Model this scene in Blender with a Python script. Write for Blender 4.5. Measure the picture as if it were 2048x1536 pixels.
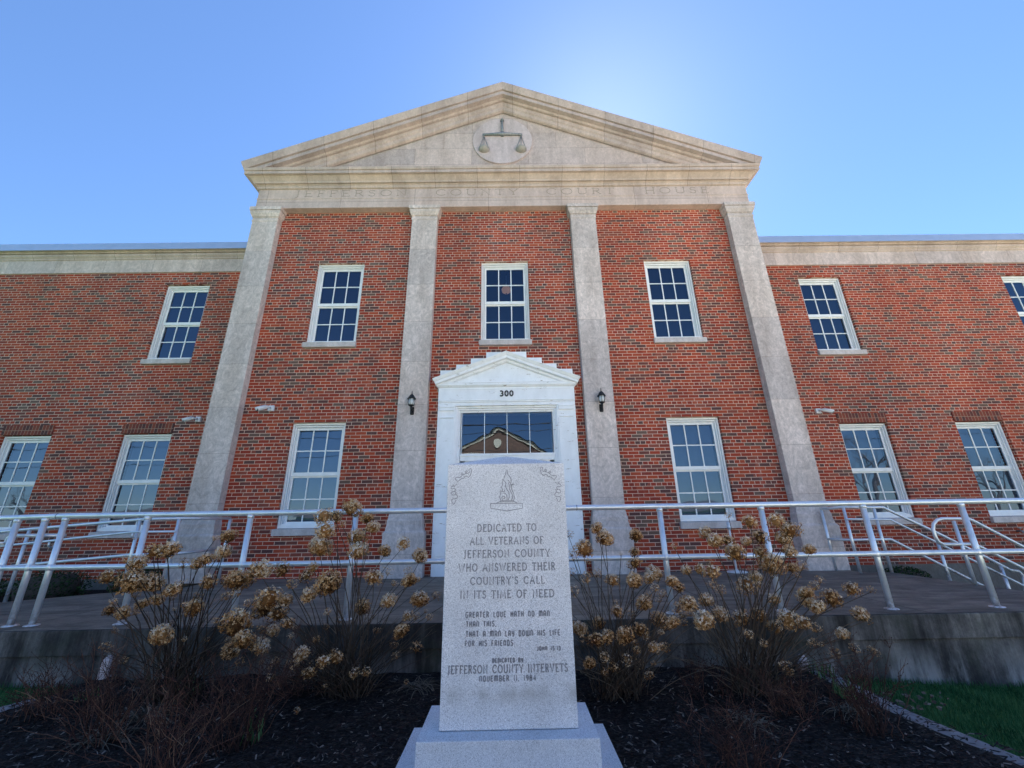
import bpy, math, random
from mathutils import Vector, Matrix, noise
random.seed(11)
R = math.radians
scene = bpy.context.scene
col = scene.collection
for o in list(bpy.data.objects): bpy.data.objects.remove(o)

# ------------------------------------------------------------------ camera
FPX = 813.6                                   # focal length in pixels of a 2048 wide frame
PITCH, ROLL, YAW = R(18.87), R(0.989), R(0.563)
CP = Vector((0.0, 0.0, 1.40))
FW = Vector((math.sin(YAW)*math.cos(PITCH), math.cos(YAW)*math.cos(PITCH), math.sin(PITCH)))
RT0 = Vector((math.cos(YAW), -math.sin(YAW), 0)); UP0 = RT0.cross(FW)
RT = RT0*math.cos(ROLL) - UP0*math.sin(ROLL)
UP = UP0*math.cos(ROLL) + RT0*math.sin(ROLL)
cd = bpy.data.cameras.new('camera'); cam = bpy.data.objects.new('camera', cd); col.objects.link(cam)
cd.sensor_width = 36; cd.sensor_fit = 'HORIZONTAL'; cd.lens = FPX*36/2048
cd.clip_start = 0.05; cd.clip_end = 2000
m = Matrix((RT, UP, -FW)).transposed().to_4x4(); m.translation = CP
cam.matrix_world = m
scene.camera = cam

def ray(px, py): return FW + RT*((px-1024)/FPX) - UP*((py-768)/FPX)
def at(px, py, Y=None, Z=None, X=None):
    d = ray(px, py)
    t = (Y/d.y) if Y is not None else ((Z-CP.z)/d.z if Z is not None else X/d.x)
    return CP + d*t

# ------------------------------------------------------------------ sky and sun
sun_dir = ray(1196, 280).normalized()
el = math.asin(sun_dir.z); az = math.atan2(sun_dir.x, sun_dir.y)
world = bpy.data.worlds.new('World'); scene.world = world; world.use_nodes = True
wn = world.node_tree; bg = wn.nodes['Background']
sky = wn.nodes.new('ShaderNodeTexSky'); sky.sky_type = 'NISHITA'; sky.sun_disc = False
sky.sun_elevation = el; sky.sun_rotation = az
sky.air_density = 1.0; sky.dust_density = 0.13; sky.ozone_density = 8.5; sky.altitude = 0
wn.links.new(sky.outputs[0], bg.inputs[0]); bg.inputs[1].default_value = 0.05
sd = bpy.data.lights.new('sun', 'SUN'); sd.energy = 5.0; sd.angle = R(0.53); sd.color = (1.0, 0.95, 0.87)
sun = bpy.data.objects.new('sun', sd); col.objects.link(sun)
sun.rotation_euler = sun_dir.to_track_quat('Z', 'Y').to_euler(); sun.location = (0, 0, 40)
scene.view_settings.view_transform = 'Standard'; scene.view_settings.look = 'None'
scene.view_settings.exposure = 2.36; scene.view_settings.gamma = 1.0

# ------------------------------------------------------------------ materials
class NT:
    def __init__(s, name):
        s.m = bpy.data.materials.new(name); s.m.use_nodes = True; s.t = s.m.node_tree
        s.b = s.t.nodes['Principled BSDF']
    def n(s, typ, **k):
        o = s.t.nodes.new(typ)
        for a, v in k.items(): setattr(o, a, v)
        return o
    def l(s, a, b): s.t.links.new(a, b)
    def pos(s, sc=(1, 1, 1), local=False):
        if local: g = s.n('ShaderNodeTexCoord').outputs['Object']
        else: g = s.n('ShaderNodeNewGeometry').outputs['Position']
        mp = s.n('ShaderNodeMapping'); mp.inputs['Scale'].default_value = sc
        s.l(g, mp.inputs['Vector']); return mp.outputs[0]
    def noise(s, vec, scale, detail=4, rough=.55, dist=0):
        o = s.n('ShaderNodeTexNoise'); s.l(vec, o.inputs['Vector'])
        o.inputs['Scale'].default_value = scale; o.inputs['Detail'].default_value = detail
        o.inputs['Roughness'].default_value = rough; o.inputs['Distortion'].default_value = dist
        return o.outputs['Fac']
    def ramp(s, fac, stops, mode='LINEAR'):
        o = s.n('ShaderNodeValToRGB'); cr = o.color_ramp; cr.interpolation = mode
        while len(cr.elements) < len(stops): cr.elements.new(.5)
        for e, (p, c) in zip(cr.elements, stops):
            e.position = p; e.color = (c if len(c) == 4 else (*c, 1)) if hasattr(c, '__len__') else (c, c, c, 1)
        s.l(fac, o.inputs[0]); return o.outputs[0]
    def mix(s, a, b, f, mode='MIX'):
        o = s.n('ShaderNodeMix', data_type='RGBA', blend_type=mode)
        for v, i in ((a, 6), (b, 7)):
            if hasattr(v, 'is_output') or hasattr(v, 'links'): s.l(v, o.inputs[i])
            else: o.inputs[i].default_value = (*v, 1)
        if isinstance(f, (int, float)): o.inputs[0].default_value = f
        else: s.l(f, o.inputs[0])
        return o.outputs[2]
    def math(s, op, a, b=None):
        o = s.n('ShaderNodeMath', operation=op)
        for v, i in ((a, 0), (b, 1)):
            if v is None: continue
            if isinstance(v, (int, float)): o.inputs[i].default_value = v
            else: s.l(v, o.inputs[i])
        return o.outputs[0]
    def bump(s, h, strength=.3, dist=.01):
        o = s.n('ShaderNodeBump'); o.inputs['Strength'].default_value = strength; o.inputs['Distance'].default_value = dist
        s.l(h, o.inputs['Height']); s.l(o.outputs[0], s.b.inputs['Normal'])
    def color(s, c):
        if hasattr(c, 'is_output') or hasattr(c, 'links'): s.l(c, s.b.inputs['Base Color'])
        else: s.b.inputs['Base Color'].default_value = (*c, 1)
    def rough(s, r): s.b.inputs['Roughness'].default_value = r
    def spec(s, r): s.b.inputs['Specular IOR Level'].default_value = r

def plain(name, c, rough=.7, var=.15, scale=20, metal=0, local=False, spec=.4):
    k = NT(name); p = k.pos(local=local); n = k.noise(p, scale, 5)
    a = tuple(x*(1-var) for x in c); b = tuple(min(1, x*(1+var)) for x in c)
    k.color(k.ramp(n, [(.3, a), (.7, b)])); k.rough(rough); k.b.inputs['Metallic'].default_value = metal; k.spec(spec)
    return k.m

def brick_mat():
    k = NT('brick'); g = k.n('ShaderNodeNewGeometry').outputs['Position']
    sx = k.n('ShaderNodeSeparateXYZ'); k.l(g, sx.inputs[0])
    u = k.math('ADD', sx.outputs[0], sx.outputs[1]); v = k.math('SUBTRACT', sx.outputs[2], 3.252-4.064*3)
    wv = k.noise(k.pos(), 9, 2)
    v = k.math('ADD', v, k.math('MULTIPLY', k.math('SUBTRACT', wv, .5), .006))
    u = k.math('ADD', u, 60)
    cb = k.n('ShaderNodeCombineXYZ'); k.l(u, cb.inputs[0]); k.l(v, cb.inputs[1])
    def bt(c1, c2, mo):
        b = k.n('ShaderNodeTexBrick'); k.l(cb.outputs[0], b.inputs['Vector'])
        b.offset = .5; b.offset_frequency = 2; b.squash = .5; b.squash_frequency = 6
        b.inputs['Color1'].default_value = (*c1, 1); b.inputs['Color2'].default_value = (*c2, 1); b.inputs['Mortar'].default_value = (*mo, 1)
        b.inputs['Scale'].default_value = 1; b.inputs['Mortar Size'].default_value = .0058; b.inputs['Mortar Smooth'].default_value = .25
        b.inputs['Bias'].default_value = 0; b.inputs['Brick Width'].default_value = .2127; b.inputs['Row Height'].default_value = .06773
        return b
    b = bt((0, 0, 0), (1, 1, 1), (.5, .5, .5))
    big = k.noise(k.pos((1, 1, 1.8)), .55, 3); 
    sel = k.math('ADD', b.outputs['Color'], k.math('MULTIPLY', k.math('SUBTRACT', big, .5), .55))
    pal = k.ramp(sel, [(0, (.39, .068, .029)), (.15, (.34, .050, .024)), (.30, (.29, .041, .022)), (.44, (.36, .066, .031)), (.55, (.25, .042, .027)),
                       (.65, (.16, .052, .042)), (.74, (.26, .068, .045)), (.84, (.110, .050, .046)), (.93, (.15, .092, .072))], 'CONSTANT')
    fine = k.noise(k.pos((1, 1, 3)), 60, 4, .7)
    pal = k.mix(pal, k.ramp(fine, [(.25, .65), (.75, 1.5)]), .6, 'MULTIPLY')
    mort = k.ramp(k.noise(k.pos(), 4, 4), [(.3, (.60, .425, .335)), (.7, (.76, .555, .445))])
    c = k.mix(pal, mort, b.outputs['Fac'])
    st = k.ramp(k.noise(k.pos((.5, .5, .22)), 1.6, 5, .6), [(.35, .82), (.65, 1.10)])
    c = k.mix(c, st, 1.0, 'MULTIPLY')
    drift = k.ramp(k.noise(k.pos((.35, .35, .5)), .9, 3, .5), [(.35, (.93, 1.0, 1.04)), (.65, (1.10, .98, .90))]); c = k.mix(c, drift, .8, 'MULTIPLY')
    lime = k.math('MULTIPLY', k.ramp(k.noise(k.pos((2.6, 2.6, .35)), 1.3, 7, .7), [(.58, 0), (.74, .16)]), 1.0); c = k.mix(c, (.56, .44, .38), lime)
    k.color(c); k.rough(.85); k.spec(.25)
    inv = k.math('SUBTRACT', 1, b.outputs['Fac'])
    k.bump(k.math('ADD', inv, k.math('MULTIPLY', fine, .25)), .6, .006)
    return k.m

def stone_mat(name, c, block=(1.4, .93), zoff=0, xoff=0, tint=.16, swirl=.5, joint=.55, offset=.5):
    k = NT(name); g = k.n('ShaderNodeNewGeometry').outputs['Position']
    sx = k.n('ShaderNodeSeparateXYZ'); k.l(g, sx.inputs[0])
    cb = k.n('ShaderNodeCombineXYZ'); k.l(k.math('ADD', sx.outputs[0], 60+xoff), cb.inputs[0]); k.l(k.math('ADD', sx.outputs[2], 30+zoff), cb.inputs[1])
    b = k.n('ShaderNodeTexBrick'); k.l(cb.outputs[0], b.inputs['Vector']); b.offset = offset; b.squash = 1
    lo = 1-tint; hi = 1+tint*.7
    b.inputs['Color1'].default_value = (lo, lo*1.01, lo*1.03, 1); b.inputs['Color2'].default_value = (hi, hi*.985, hi*.96, 1)
    b.inputs['Mortar'].default_value = (joint, joint*.95, joint*.9, 1)
    b.inputs['Scale'].default_value = 1; b.inputs['Mortar Size'].default_value = .0045; b.inputs['Mortar Smooth'].default_value = .3
    b.inputs['Brick Width'].default_value = block[0]; b.inputs['Row Height'].default_value = block[1]
    sw = k.noise(k.pos((1, 1, .8)), 5, 6, .75, 2.2)
    sw2 = k.noise(k.pos((1, 1, .6)), 26, 3, .7, 1.0)
    base = k.ramp(sw, [(.3, tuple(x*(1-.22*swirl) for x in c)), (.5, c), (.68, tuple(min(1, x*(1+.28*swirl)) for x in c))])
    base = k.mix(base, k.ramp(sw2, [(.35, .86), (.7, 1.12)]), swirl, 'MULTIPLY')
    dirt = k.ramp(k.noise(k.pos((1.2, 1.2, .25)), 2.2, 5, .65), [(.38, (.70, .68, .66)), (.6, (1, 1, 1))])
    base = k.mix(base, dirt, .7, 'MULTIPLY')
    k.color(k.mix(base, b.outputs['Color'], 1.0, 'MULTIPLY')); k.rough(.88); k.spec(.2)
    k.bump(k.math('SUBTRACT', sw2, k.math('MULTIPLY', b.outputs['Fac'], 1.2)), .35, .006)
    return k.m

def paint_mat(name, c=(.80, .81, .80), flake=.0):
    k = NT(name); n = k.noise(k.pos((1, 1, .5)), 7, 5, .6)
    base = k.ramp(n, [(.3, tuple(x*.90 for x in c)), (.65, c)])
    if flake:
        f = k.noise(k.pos((.8, 1, 3.5)), 7, 8, .75); base = k.mix(base, (.36, .31, .26), k.math('MULTIPLY', k.ramp(f, [(.61, 0), (.65, 1)]), flake))
        k.bump(f, .25, .004)
    k.color(base); k.rough(.5); k.spec(.4); return k.m

def granite_mat():
    k = NT('granite'); p = k.pos()
    v = k.n('ShaderNodeTexVoronoi'); k.l(p, v.inputs['Vector']); v.inputs['Scale'].default_value = 330
    bw = k.n('ShaderNodeRGBToBW'); k.l(v.outputs['Color'], bw.inputs[0])
    c = k.ramp(bw.outputs[0], [(0, (.36, .36, .39)), (.20, (.58, .58, .61)), (.5, (.69, .69, .715)), (.75, (.79, .79, .81)), (.92, (.88, .88, .89))], 'CONSTANT')
    n2 = k.noise(p, 3, 4); c = k.mix(c, k.ramp(n2, [(.3, .88), (.7, 1.08)]), 1, 'MULTIPLY')
    # rain and soil stain low on the slab
    g = k.n('ShaderNodeNewGeometry').outputs['Position']; sx = k.n('ShaderNodeSeparateXYZ'); k.l(g, sx.inputs[0])
    band = k.math('SUBTRACT', 1, k.math('MULTIPLY', k.math('ABSOLUTE', k.math('SUBTRACT', sx.outputs[2], .50)), 16))
    stain = k.math('MULTIPLY', k.math('MAXIMUM', band, 0), k.ramp(k.noise(k.pos((1, 1, .5)), 7, 4), [(.35, 0), (.6, .8)]))
    c = k.mix(c, (.30, .29, .28), k.math('MULTIPLY', stain, .75))
    k.color(c); k.rough(.72); k.spec(.3); k.bump(bw.outputs[0], .25, .002); return k.m

def concrete_wall_mat():
    k = NT('stained_concrete')
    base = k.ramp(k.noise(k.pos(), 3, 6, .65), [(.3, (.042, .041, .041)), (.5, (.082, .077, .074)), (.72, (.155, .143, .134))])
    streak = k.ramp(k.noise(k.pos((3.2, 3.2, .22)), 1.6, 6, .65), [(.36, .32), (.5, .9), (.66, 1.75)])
    c = k.mix(base, streak, .9, 'MULTIPLY')
    c = k.mix(c, k.ramp(k.noise(k.pos((1, 1, .6)), 38, 8, .8), [(.3, .55), (.7, 1.5)]), .75, 'MULTIPLY')
    c = k.mix(c, k.ramp(k.noise(k.pos((14, 14, .5)), 1.2, 5, .7), [(.35, .7), (.65, 1.35)]), .6, 'MULTIPLY')
    g = k.n('ShaderNodeNewGeometry').outputs['Position']; sx = k.n('ShaderNodeSeparateXYZ'); k.l(g, sx.inputs[0])
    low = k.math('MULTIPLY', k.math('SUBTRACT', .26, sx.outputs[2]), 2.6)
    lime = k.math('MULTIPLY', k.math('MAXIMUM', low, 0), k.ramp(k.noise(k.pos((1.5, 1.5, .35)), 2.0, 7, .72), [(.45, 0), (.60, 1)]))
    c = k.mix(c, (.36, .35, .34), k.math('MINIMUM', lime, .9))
    moss = k.ramp(k.noise(k.pos(), 2.2, 5), [(.52, 0), (.68, .45)])
    c = k.mix(c, (.055, .065, .042), moss)
    k.color(c); k.rough(.9); k.spec(.2); k.bump(k.noise(k.pos(), 40, 6, .7), .5, .006); return k.m

def floor_concrete_mat():
    k = NT('worn_concrete')
    c = k.ramp(k.noise(k.pos((1, 1.6, 1)), 2.2, 7, .65, .6), [(.3, (.13, .108, .086)), (.5, (.20, .166, .134)), (.7, (.29, .245, .20))])
    g = k.n('ShaderNodeNewGeometry').outputs['Position']
    b = k.n('ShaderNodeTexBrick'); mp = k.n('ShaderNodeMapping'); mp.inputs['Location'].default_value = (30.6, 19.3, 0); k.l(g, mp.inputs[0]); k.l(mp.outputs[0], b.inputs['Vector'])
    b.offset = 0; b.inputs['Color1'].default_value = (.92, .92, .92, 1); b.inputs['Color2'].default_value = (1.08, 1.07, 1.05, 1); b.inputs['Mortar'].default_value = (.25, .25, .25, 1)
    b.inputs['Scale'].default_value = 1; b.inputs['Mortar Size'].default_value = .007; b.inputs['Brick Width'].default_value = 1.83; b.inputs['Row Height'].default_value = 1.45
    c = k.mix(c, b.outputs['Color'], 1, 'MULTIPLY')
    cr = k.ramp(k.noise(k.pos((.8, 1.2, 1)), 1.1, 9, .75, .3), [(.485, 1), (.5, .45), (.515, 1)])
    c = k.mix(c, cr, .5, 'MULTIPLY')
    c = k.mix(c, k.ramp(k.noise(k.pos((.6, 3.0, 1)), 1.5, 8, .75, .8), [(.40, (.55, .55, .56)), (.55, (1.05, 1.04, 1.02))]), .75, 'MULTIPLY')
    c = k.mix(c, k.ramp(k.noise(k.pos(), 45, 6, .8), [(.3, .7), (.7, 1.3)]), .6, 'MULTIPLY')
    k.color(c); k.rough(.75); k.spec(.3); k.bump(k.noise(k.pos(), 50, 5, .7), .3, .004); return k.m

def glass_mat():
    k = NT('window_glass'); t = k.t; t.nodes.remove(k.b)
    out = [n for n in t.nodes if n.type == 'OUTPUT_MATERIAL'][0]
    gl = k.n('ShaderNodeBsdfGlossy'); gl.inputs['Roughness'].default_value = .003; gl.inputs['Color'].default_value = (.64, .80, 1, 1)
    tr = k.n('ShaderNodeBsdfTransparent'); tr.inputs['Color'].default_value = (.55, .62, .68, 1)
    fr = k.n('ShaderNodeFresnel'); fr.inputs['IOR'].default_value = 2.0
    bp = k.n('ShaderNodeBump'); bp.inputs['Strength'].default_value = .35; bp.inputs['Distance'].default_value = .004
    k.l(k.noise(k.pos(), 2.6, 1, .4), bp.inputs['Height']); k.l(bp.outputs[0], gl.inputs['Normal'])
    ms = k.n('ShaderNodeMixShader'); k.l(fr.outputs[0], ms.inputs[0]); k.l(tr.outputs[0], ms.inputs[1]); k.l(gl.outputs[0], ms.inputs[2])
    k.l(ms.outputs[0], out.inputs[0]); return k.m

def pipe_mat():
    k = NT('painted_pipe'); n = k.noise(k.pos(), 9, 6, .7)
    c = k.ramp(n, [(.25, (.60, .63, .67)), (.5, (.74, .77, .82)), (.75, (.80, .83, .88))])
    r = k.ramp(k.noise(k.pos((1, 1, 1)), 22, 8, .85), [(.60, 0), (.66, 1)])
    c = k.mix(c, (.26, .20, .15), k.math('MULTIPLY', r, .6))
    g = k.n('ShaderNodeNewGeometry').outputs['Position']; sx = k.n('ShaderNodeSeparateXYZ'); k.l(g, sx.inputs[0])
    foot = k.math('MAXIMUM', k.math('SUBTRACT', 1, k.math('MULTIPLY', k.math('ABSOLUTE', k.math('SUBTRACT', sx.outputs[2], .50)), 7)), 0)
    c = k.mix(c, (.24, .17, .12), k.math('MULTIPLY', k.math('MULTIPLY', foot, k.ramp(k.noise(k.pos(), 30, 6), [(.4, 0), (.6, 1)])), .7))
    k.color(c); k.rough(.33); k.b.inputs['Metallic'].default_value = .5; k.bump(n, .15, .002); return k.m

def attr_mat(name, stops, rough=.8, trans=0.0):
    k = NT(name); a = k.n('ShaderNodeAttribute'); a.attribute_name = 'tone'
    oi = k.n('ShaderNodeObjectInfo'); f = k.math('ADD', a.outputs['Fac'], k.math('MULTIPLY', k.math('SUBTRACT', oi.outputs['Random'], .5), .28))
    k.color(k.ramp(f, stops)); k.rough(rough); k.spec(.15)
    return k.m

M = dict(
    brick=brick_mat(),
    pil=stone_mat('limestone_pilaster', (.66, .565, .53), (9, .93), zoff=.73-.01, xoff=4.0, tint=.14, swirl=1.0, joint=.62, offset=0),
    entab=stone_mat('limestone_entablature', (.64, .505, .455), (1.78, 3.0), zoff=.2, xoff=.94, tint=.07, swirl=.45, joint=.5, offset=0),
    corn=stone_mat('limestone_cornice', (.60, .475, .415), (1.03, 9.0), xoff=.42, tint=.08, swirl=.45, joint=.42, offset=0),
    rake=stone_mat('limestone_raking_cornice', (.57, .455, .42), (1.17, 9.0), xoff=.62, tint=.10, swirl=.6, joint=.40, offset=0),
    tymp=stone_mat('limestone_tympanum', (.60, .485, .45), (1.45, .52), zoff=.02, xoff=.3, tint=.13, swirl=.7, joint=.6),
    medal=stone_mat('limestone_medallion', (.62, .51, .495), (50, 50), tint=.0, swirl=.5),
    band=stone_mat('limestone_wing_band', (.63, .515, .475), (1.22, 20), xoff=.2, tint=.10, swirl=.8, joint=.6, offset=0),
    sill=stone_mat('limestone_sill', (.63, .56, .535), (50, 50), tint=0, swirl=.6),
    trim=paint_mat('white_trim', (.88, .88, .88)), door=paint_mat('old_white_paint', (.92, .92, .94), 1.0), granite=granite_mat(),
    cwall=concrete_wall_mat(), cfloor=floor_concrete_mat(), glass=glass_mat(), pipe=pipe_mat(),
    found=stone_mat('foundation_concrete', (.20, .175, .15), (50, 50), tint=0, swirl=.7),
    flash=plain('flashing_metal', (.55, .60, .70), .35, .05, 3, .6),
    black=plain('black_metal', (.025, .025, .028), .45, .3, 40, .3),
    bronze=plain('weathered_metal', (.27, .28, .285), .45, .25, 30, .5),
    pan=plain('scale_pan_metal', (.36, .33, .30), .6, .15, 12, .2),
    blind=plain('window_blind', (.028, .036, .062), .9, .08, 4), blind_low=plain('sky_pale_blind', (.17, .23, .33), .9, .06, 4),  # lower blinds kept pale blue, partly standing in for sky reflected in the panes
    dark=plain('dark_interior', (.03, .03, .032), .9, .2, 2),
    engr=plain('engraving_dark', (.25, .25, .275), .8, .25, 60),
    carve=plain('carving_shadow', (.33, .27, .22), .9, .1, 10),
    digit=plain('black_digits', (.02, .02, .022), .4, .1, 10),
    camw=plain('white_plastic', (.72, .73, .74), .35, .04, 10), camb=plain('black_lens', (.01, .01, .012), .15, .1, 10),
    lglass=plain('frosted_glass', (.62, .64, .66), .25, .05, 10), lamp=plain('amber_globe', (.55, .38, .26), .4, .1, 10),
    roof=plain('roof_shingle', (.08, .08, .085), .9, .3, 12),
    mulch=None, edging=plain('edging_concrete', (.23, .215, .22), .9, .25, 14),
    head=attr_mat('dried_floret', [(0, (.06, .028, .010)), (.18, (.22, .095, .030)), (.40, (.54, .29, .11)), (.58, (.66, .45, .25)), (.78, (.78, .65, .49)), (1, (.84, .77, .68))]),
    stem=attr_mat('dry_stem', [(0, (.035, .025, .020)), (.5, (.10, .072, .052)), (1, (.24, .19, .14))]),
    redtwig=attr_mat('red_twig', [(0, (.024, .014, .013)), (.5, (.075, .036, .030)), (.85, (.16, .080, .054)), (1, (.30, .20, .13))]),
    straw=attr_mat('dry_straw', [(0, (.045, .036, .027)), (.5, (.11, .090, .068)), (1, (.26, .22, .17))]),
    shoot=attr_mat('green_shoot', [(0, (.03, .07, .03)), (.5, (.07, .16, .05)), (1, (.16, .28, .12))]),
    box=attr_mat('box_leaf', [(0, (.008, .022, .008)), (.5, (.025, .06, .018)), (1, (.06, .115, .03))]),
    grass=attr_mat('grass_blade', [(0, (.012, .06, .022)), (.5, (.034, .125, .042)), (1, (.10, .21, .075))]),
    chip=attr_mat('mulch_chip', [(0, (.012, .010, .010)), (.5, (.035, .029, .027)), (.8, (.085, .072, .064)), (1, (.24, .20, .17))]),
    bark=plain('tree_bark', (.07, .055, .045), .9, .3, 20),
)
def mulch_mat():
    k = NT('mulch'); p = k.pos()
    v = k.n('ShaderNodeTexVoronoi'); k.l(k.pos((1, 1.8, 1)), v.inputs['Vector']); v.inputs['Scale'].default_value = 45
    bw = k.n('ShaderNodeRGBToBW'); k.l(v.outputs['Color'], bw.inputs[0])
    k.color(k.ramp(bw.outputs[0], [(0, (.008, .007, .007)), (.6, (.028, .022, .020)), (.9, (.065, .052, .045))])); k.rough(.95); k.spec(.1)
    k.bump(k.math('ADD', v.outputs['Distance'], k.noise(p, 30, 5)), .9, .02); return k.m
M['mulch'] = mulch_mat()
def lawn_mat():
    k = NT('lawn'); k.color(k.ramp(k.noise(k.pos(), 5, 8, .7), [(.3, (.02, .075, .022)), (.55, (.045, .12, .035)), (.75, (.09, .14, .05))])); k.rough(.95); k.spec(.1)
    k.bump(k.noise(k.pos(), 60, 4), .6, .02); return k.m
M['lawn'] = lawn_mat()

# ------------------------------------------------------------------ mesh helpers
class MB:
    def __init__(s): s.v = []; s.f = []; s.t = []; s.sm = []
    def add(s, vs, fs, tone=.5, smooth=False):
        n = len(s.v); s.v += [Vector(v) for v in vs]
        for f in fs: s.f.append([i+n for i in f]); s.t.append(tone); s.sm.append(smooth)
        return s
    def box(s, x0, x1, y0, y1, z0, z1):
        return s.add([(x0, y0, z0), (x1, y0, z0), (x1, y1, z0), (x0, y1, z0), (x0, y0, z1), (x1, y0, z1), (x1, y1, z1), (x0, y1, z1)],
              [(0, 3, 2, 1), (4, 5, 6, 7), (0, 1, 5, 4), (1, 2, 6, 5), (2, 3, 7, 6), (3, 0, 4, 7)])
    def rings(s, prof, x0, x1, yf, yb):           # prof: (projection, z) from bottom to top, mitred on three sides
        vs = []; fs = []
        for p, z in prof: vs += [(x0-p, yf-p, z), (x1+p, yf-p, z), (x1+p, yb, z), (x0-p, yb, z)]
        n = len(prof)
        for i in range(n-1):
            a = i*4
            for j in range(4): fs.append((a+j, a+(j+1) % 4, a+4+(j+1) % 4, a+4+j))
        fs.append((3, 2, 1, 0)); a = (n-1)*4; fs.append((a, a+1, a+2, a+3))
        return s.add(vs, fs)
    def tube(s, pts, r, seg=12, cap=True, tone=.5, smooth=True):
        pts = [Vector(p) for p in pts]; n = len(pts); rr = r if hasattr(r, '__len__') else [r]*n
        vs = []; fs = []; prev = None
        for i, p in enumerate(pts):
            if i == 0: d = pts[1]-pts[0]
            elif i == n-1: d = pts[-1]-pts[-2]
            else: d = (pts[i+1]-p).normalized()+(p-pts[i-1]).normalized()
            if d.length < 1e-9: d = Vector((0, 0, 1))
            d.normalize()
            if prev is None:
                a = d.orthogonal().normalized()
            else:
                a = prev-d*prev.dot(d)
                a = a.normalized() if a.length > 1e-6 else d.orthogonal().normalized()
            prev = a; b = d.cross(a)
            for k in range(seg):
                t = 2*math.pi*k/seg; vs.append(p+(a*math.cos(t)+b*math.sin(t))*rr[i])
        for i in range(n-1):
            for k in range(seg): fs.append((i*seg+k, i*seg+(k+1) % seg, (i+1)*seg+(k+1) % seg, (i+1)*seg+k))
        if cap: fs.append(tuple(reversed(range(seg)))); fs.append(tuple((n-1)*seg+k for k in range(seg)))
        return s.add(vs, fs, tone, smooth)
    def lathe(s, prof, c=(0, 0, 0), seg=20, smooth=True):
        c = Vector(c); vs = []; fs = []
        for r, z in prof:
            for k in range(seg): t = 2*math.pi*k/seg; vs.append(c+Vector((r*math.cos(t), r*math.sin(t), z)))
        for i in range(len(prof)-1):
            for k in range(seg): fs.append((i*seg+k, i*seg+(k+1) % seg, (i+1)*seg+(k+1) % seg, (i+1)*seg+k))
        return s.add(vs, fs, .5, smooth)
    def prismY(s, poly, y0, y1):                 # polygon in (x,z), extruded along y; convex or simple
        n = len(poly); vs = [(x, y0, z) for x, z in poly]+[(x, y1, z) for x, z in poly]
        fs = [tuple(range(n)), tuple(reversed(range(n, 2*n)))]+[(i+n, (i+1) % n+n, (i+1) % n, i) for i in range(n)]
        return s.add(vs, fs)
    def prismX(s, poly, x0, x1):
        n = len(poly); vs = [(x0, y, z) for y, z in poly]+[(x1, y, z) for y, z in poly]
        fs = [tuple(range(n)), tuple(reversed(range(n, 2*n)))]+[(i+n, (i+1) % n+n, (i+1) % n, i) for i in range(n)]
        return s.add(vs, fs)

def wloc(o):
    v = Vector((0, 0, 0))
    while o: v += o.location; o = o.parent
    return v
def part(name, mb, mat, parent=None, loc=None, local=False, bevel=0, label=None):
    base = Vector(loc) if loc is not None else (wloc(parent) if parent else Vector((0, 0, 0)))
    me = bpy.data.meshes.new(name)
    off = Vector((0, 0, 0)) if local else base
    me.from_pydata([tuple(v-off) for v in mb.v], [], mb.f)
    a = me.attributes.new('tone', 'FLOAT', 'FACE')
    a.data.foreach_set('value', mb.t)
    me.polygons.foreach_set('use_smooth', mb.sm)
    me.materials.append(mat); me.update()
    o = bpy.data.objects.new(name, me); col.objects.link(o)
    if parent: o.parent = parent
    o.location = base-(wloc(parent) if parent else Vector((0, 0, 0)))
    if bevel:
        b = o.modifiers.new('bevel', 'BEVEL'); b.width = bevel; b.segments = 2; b.limit_method = 'ANGLE'
    if label: o['label'] = label
    return o
def tag(o, label=None, cat=None, group=None, kind=None):
    if label: o['label'] = label
    if cat: o['category'] = cat
    if group: o['group'] = group
    if kind: o['kind'] = kind
    return o
def thing(name, label, cat, loc=(0, 0, 0), group=None):
    o = bpy.data.objects.new(name, None); col.objects.link(o); o.location = loc; o.empty_display_size = .2
    return tag(o, label, cat, group)
def dup(o, parent=None, loc=None):
    c = o.copy(); col.objects.link(c); c.parent = parent
    if loc is not None: c.location = loc
    for ch in [x for x in bpy.data.objects if x.parent == o]: dup(ch, c)
    return c

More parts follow.
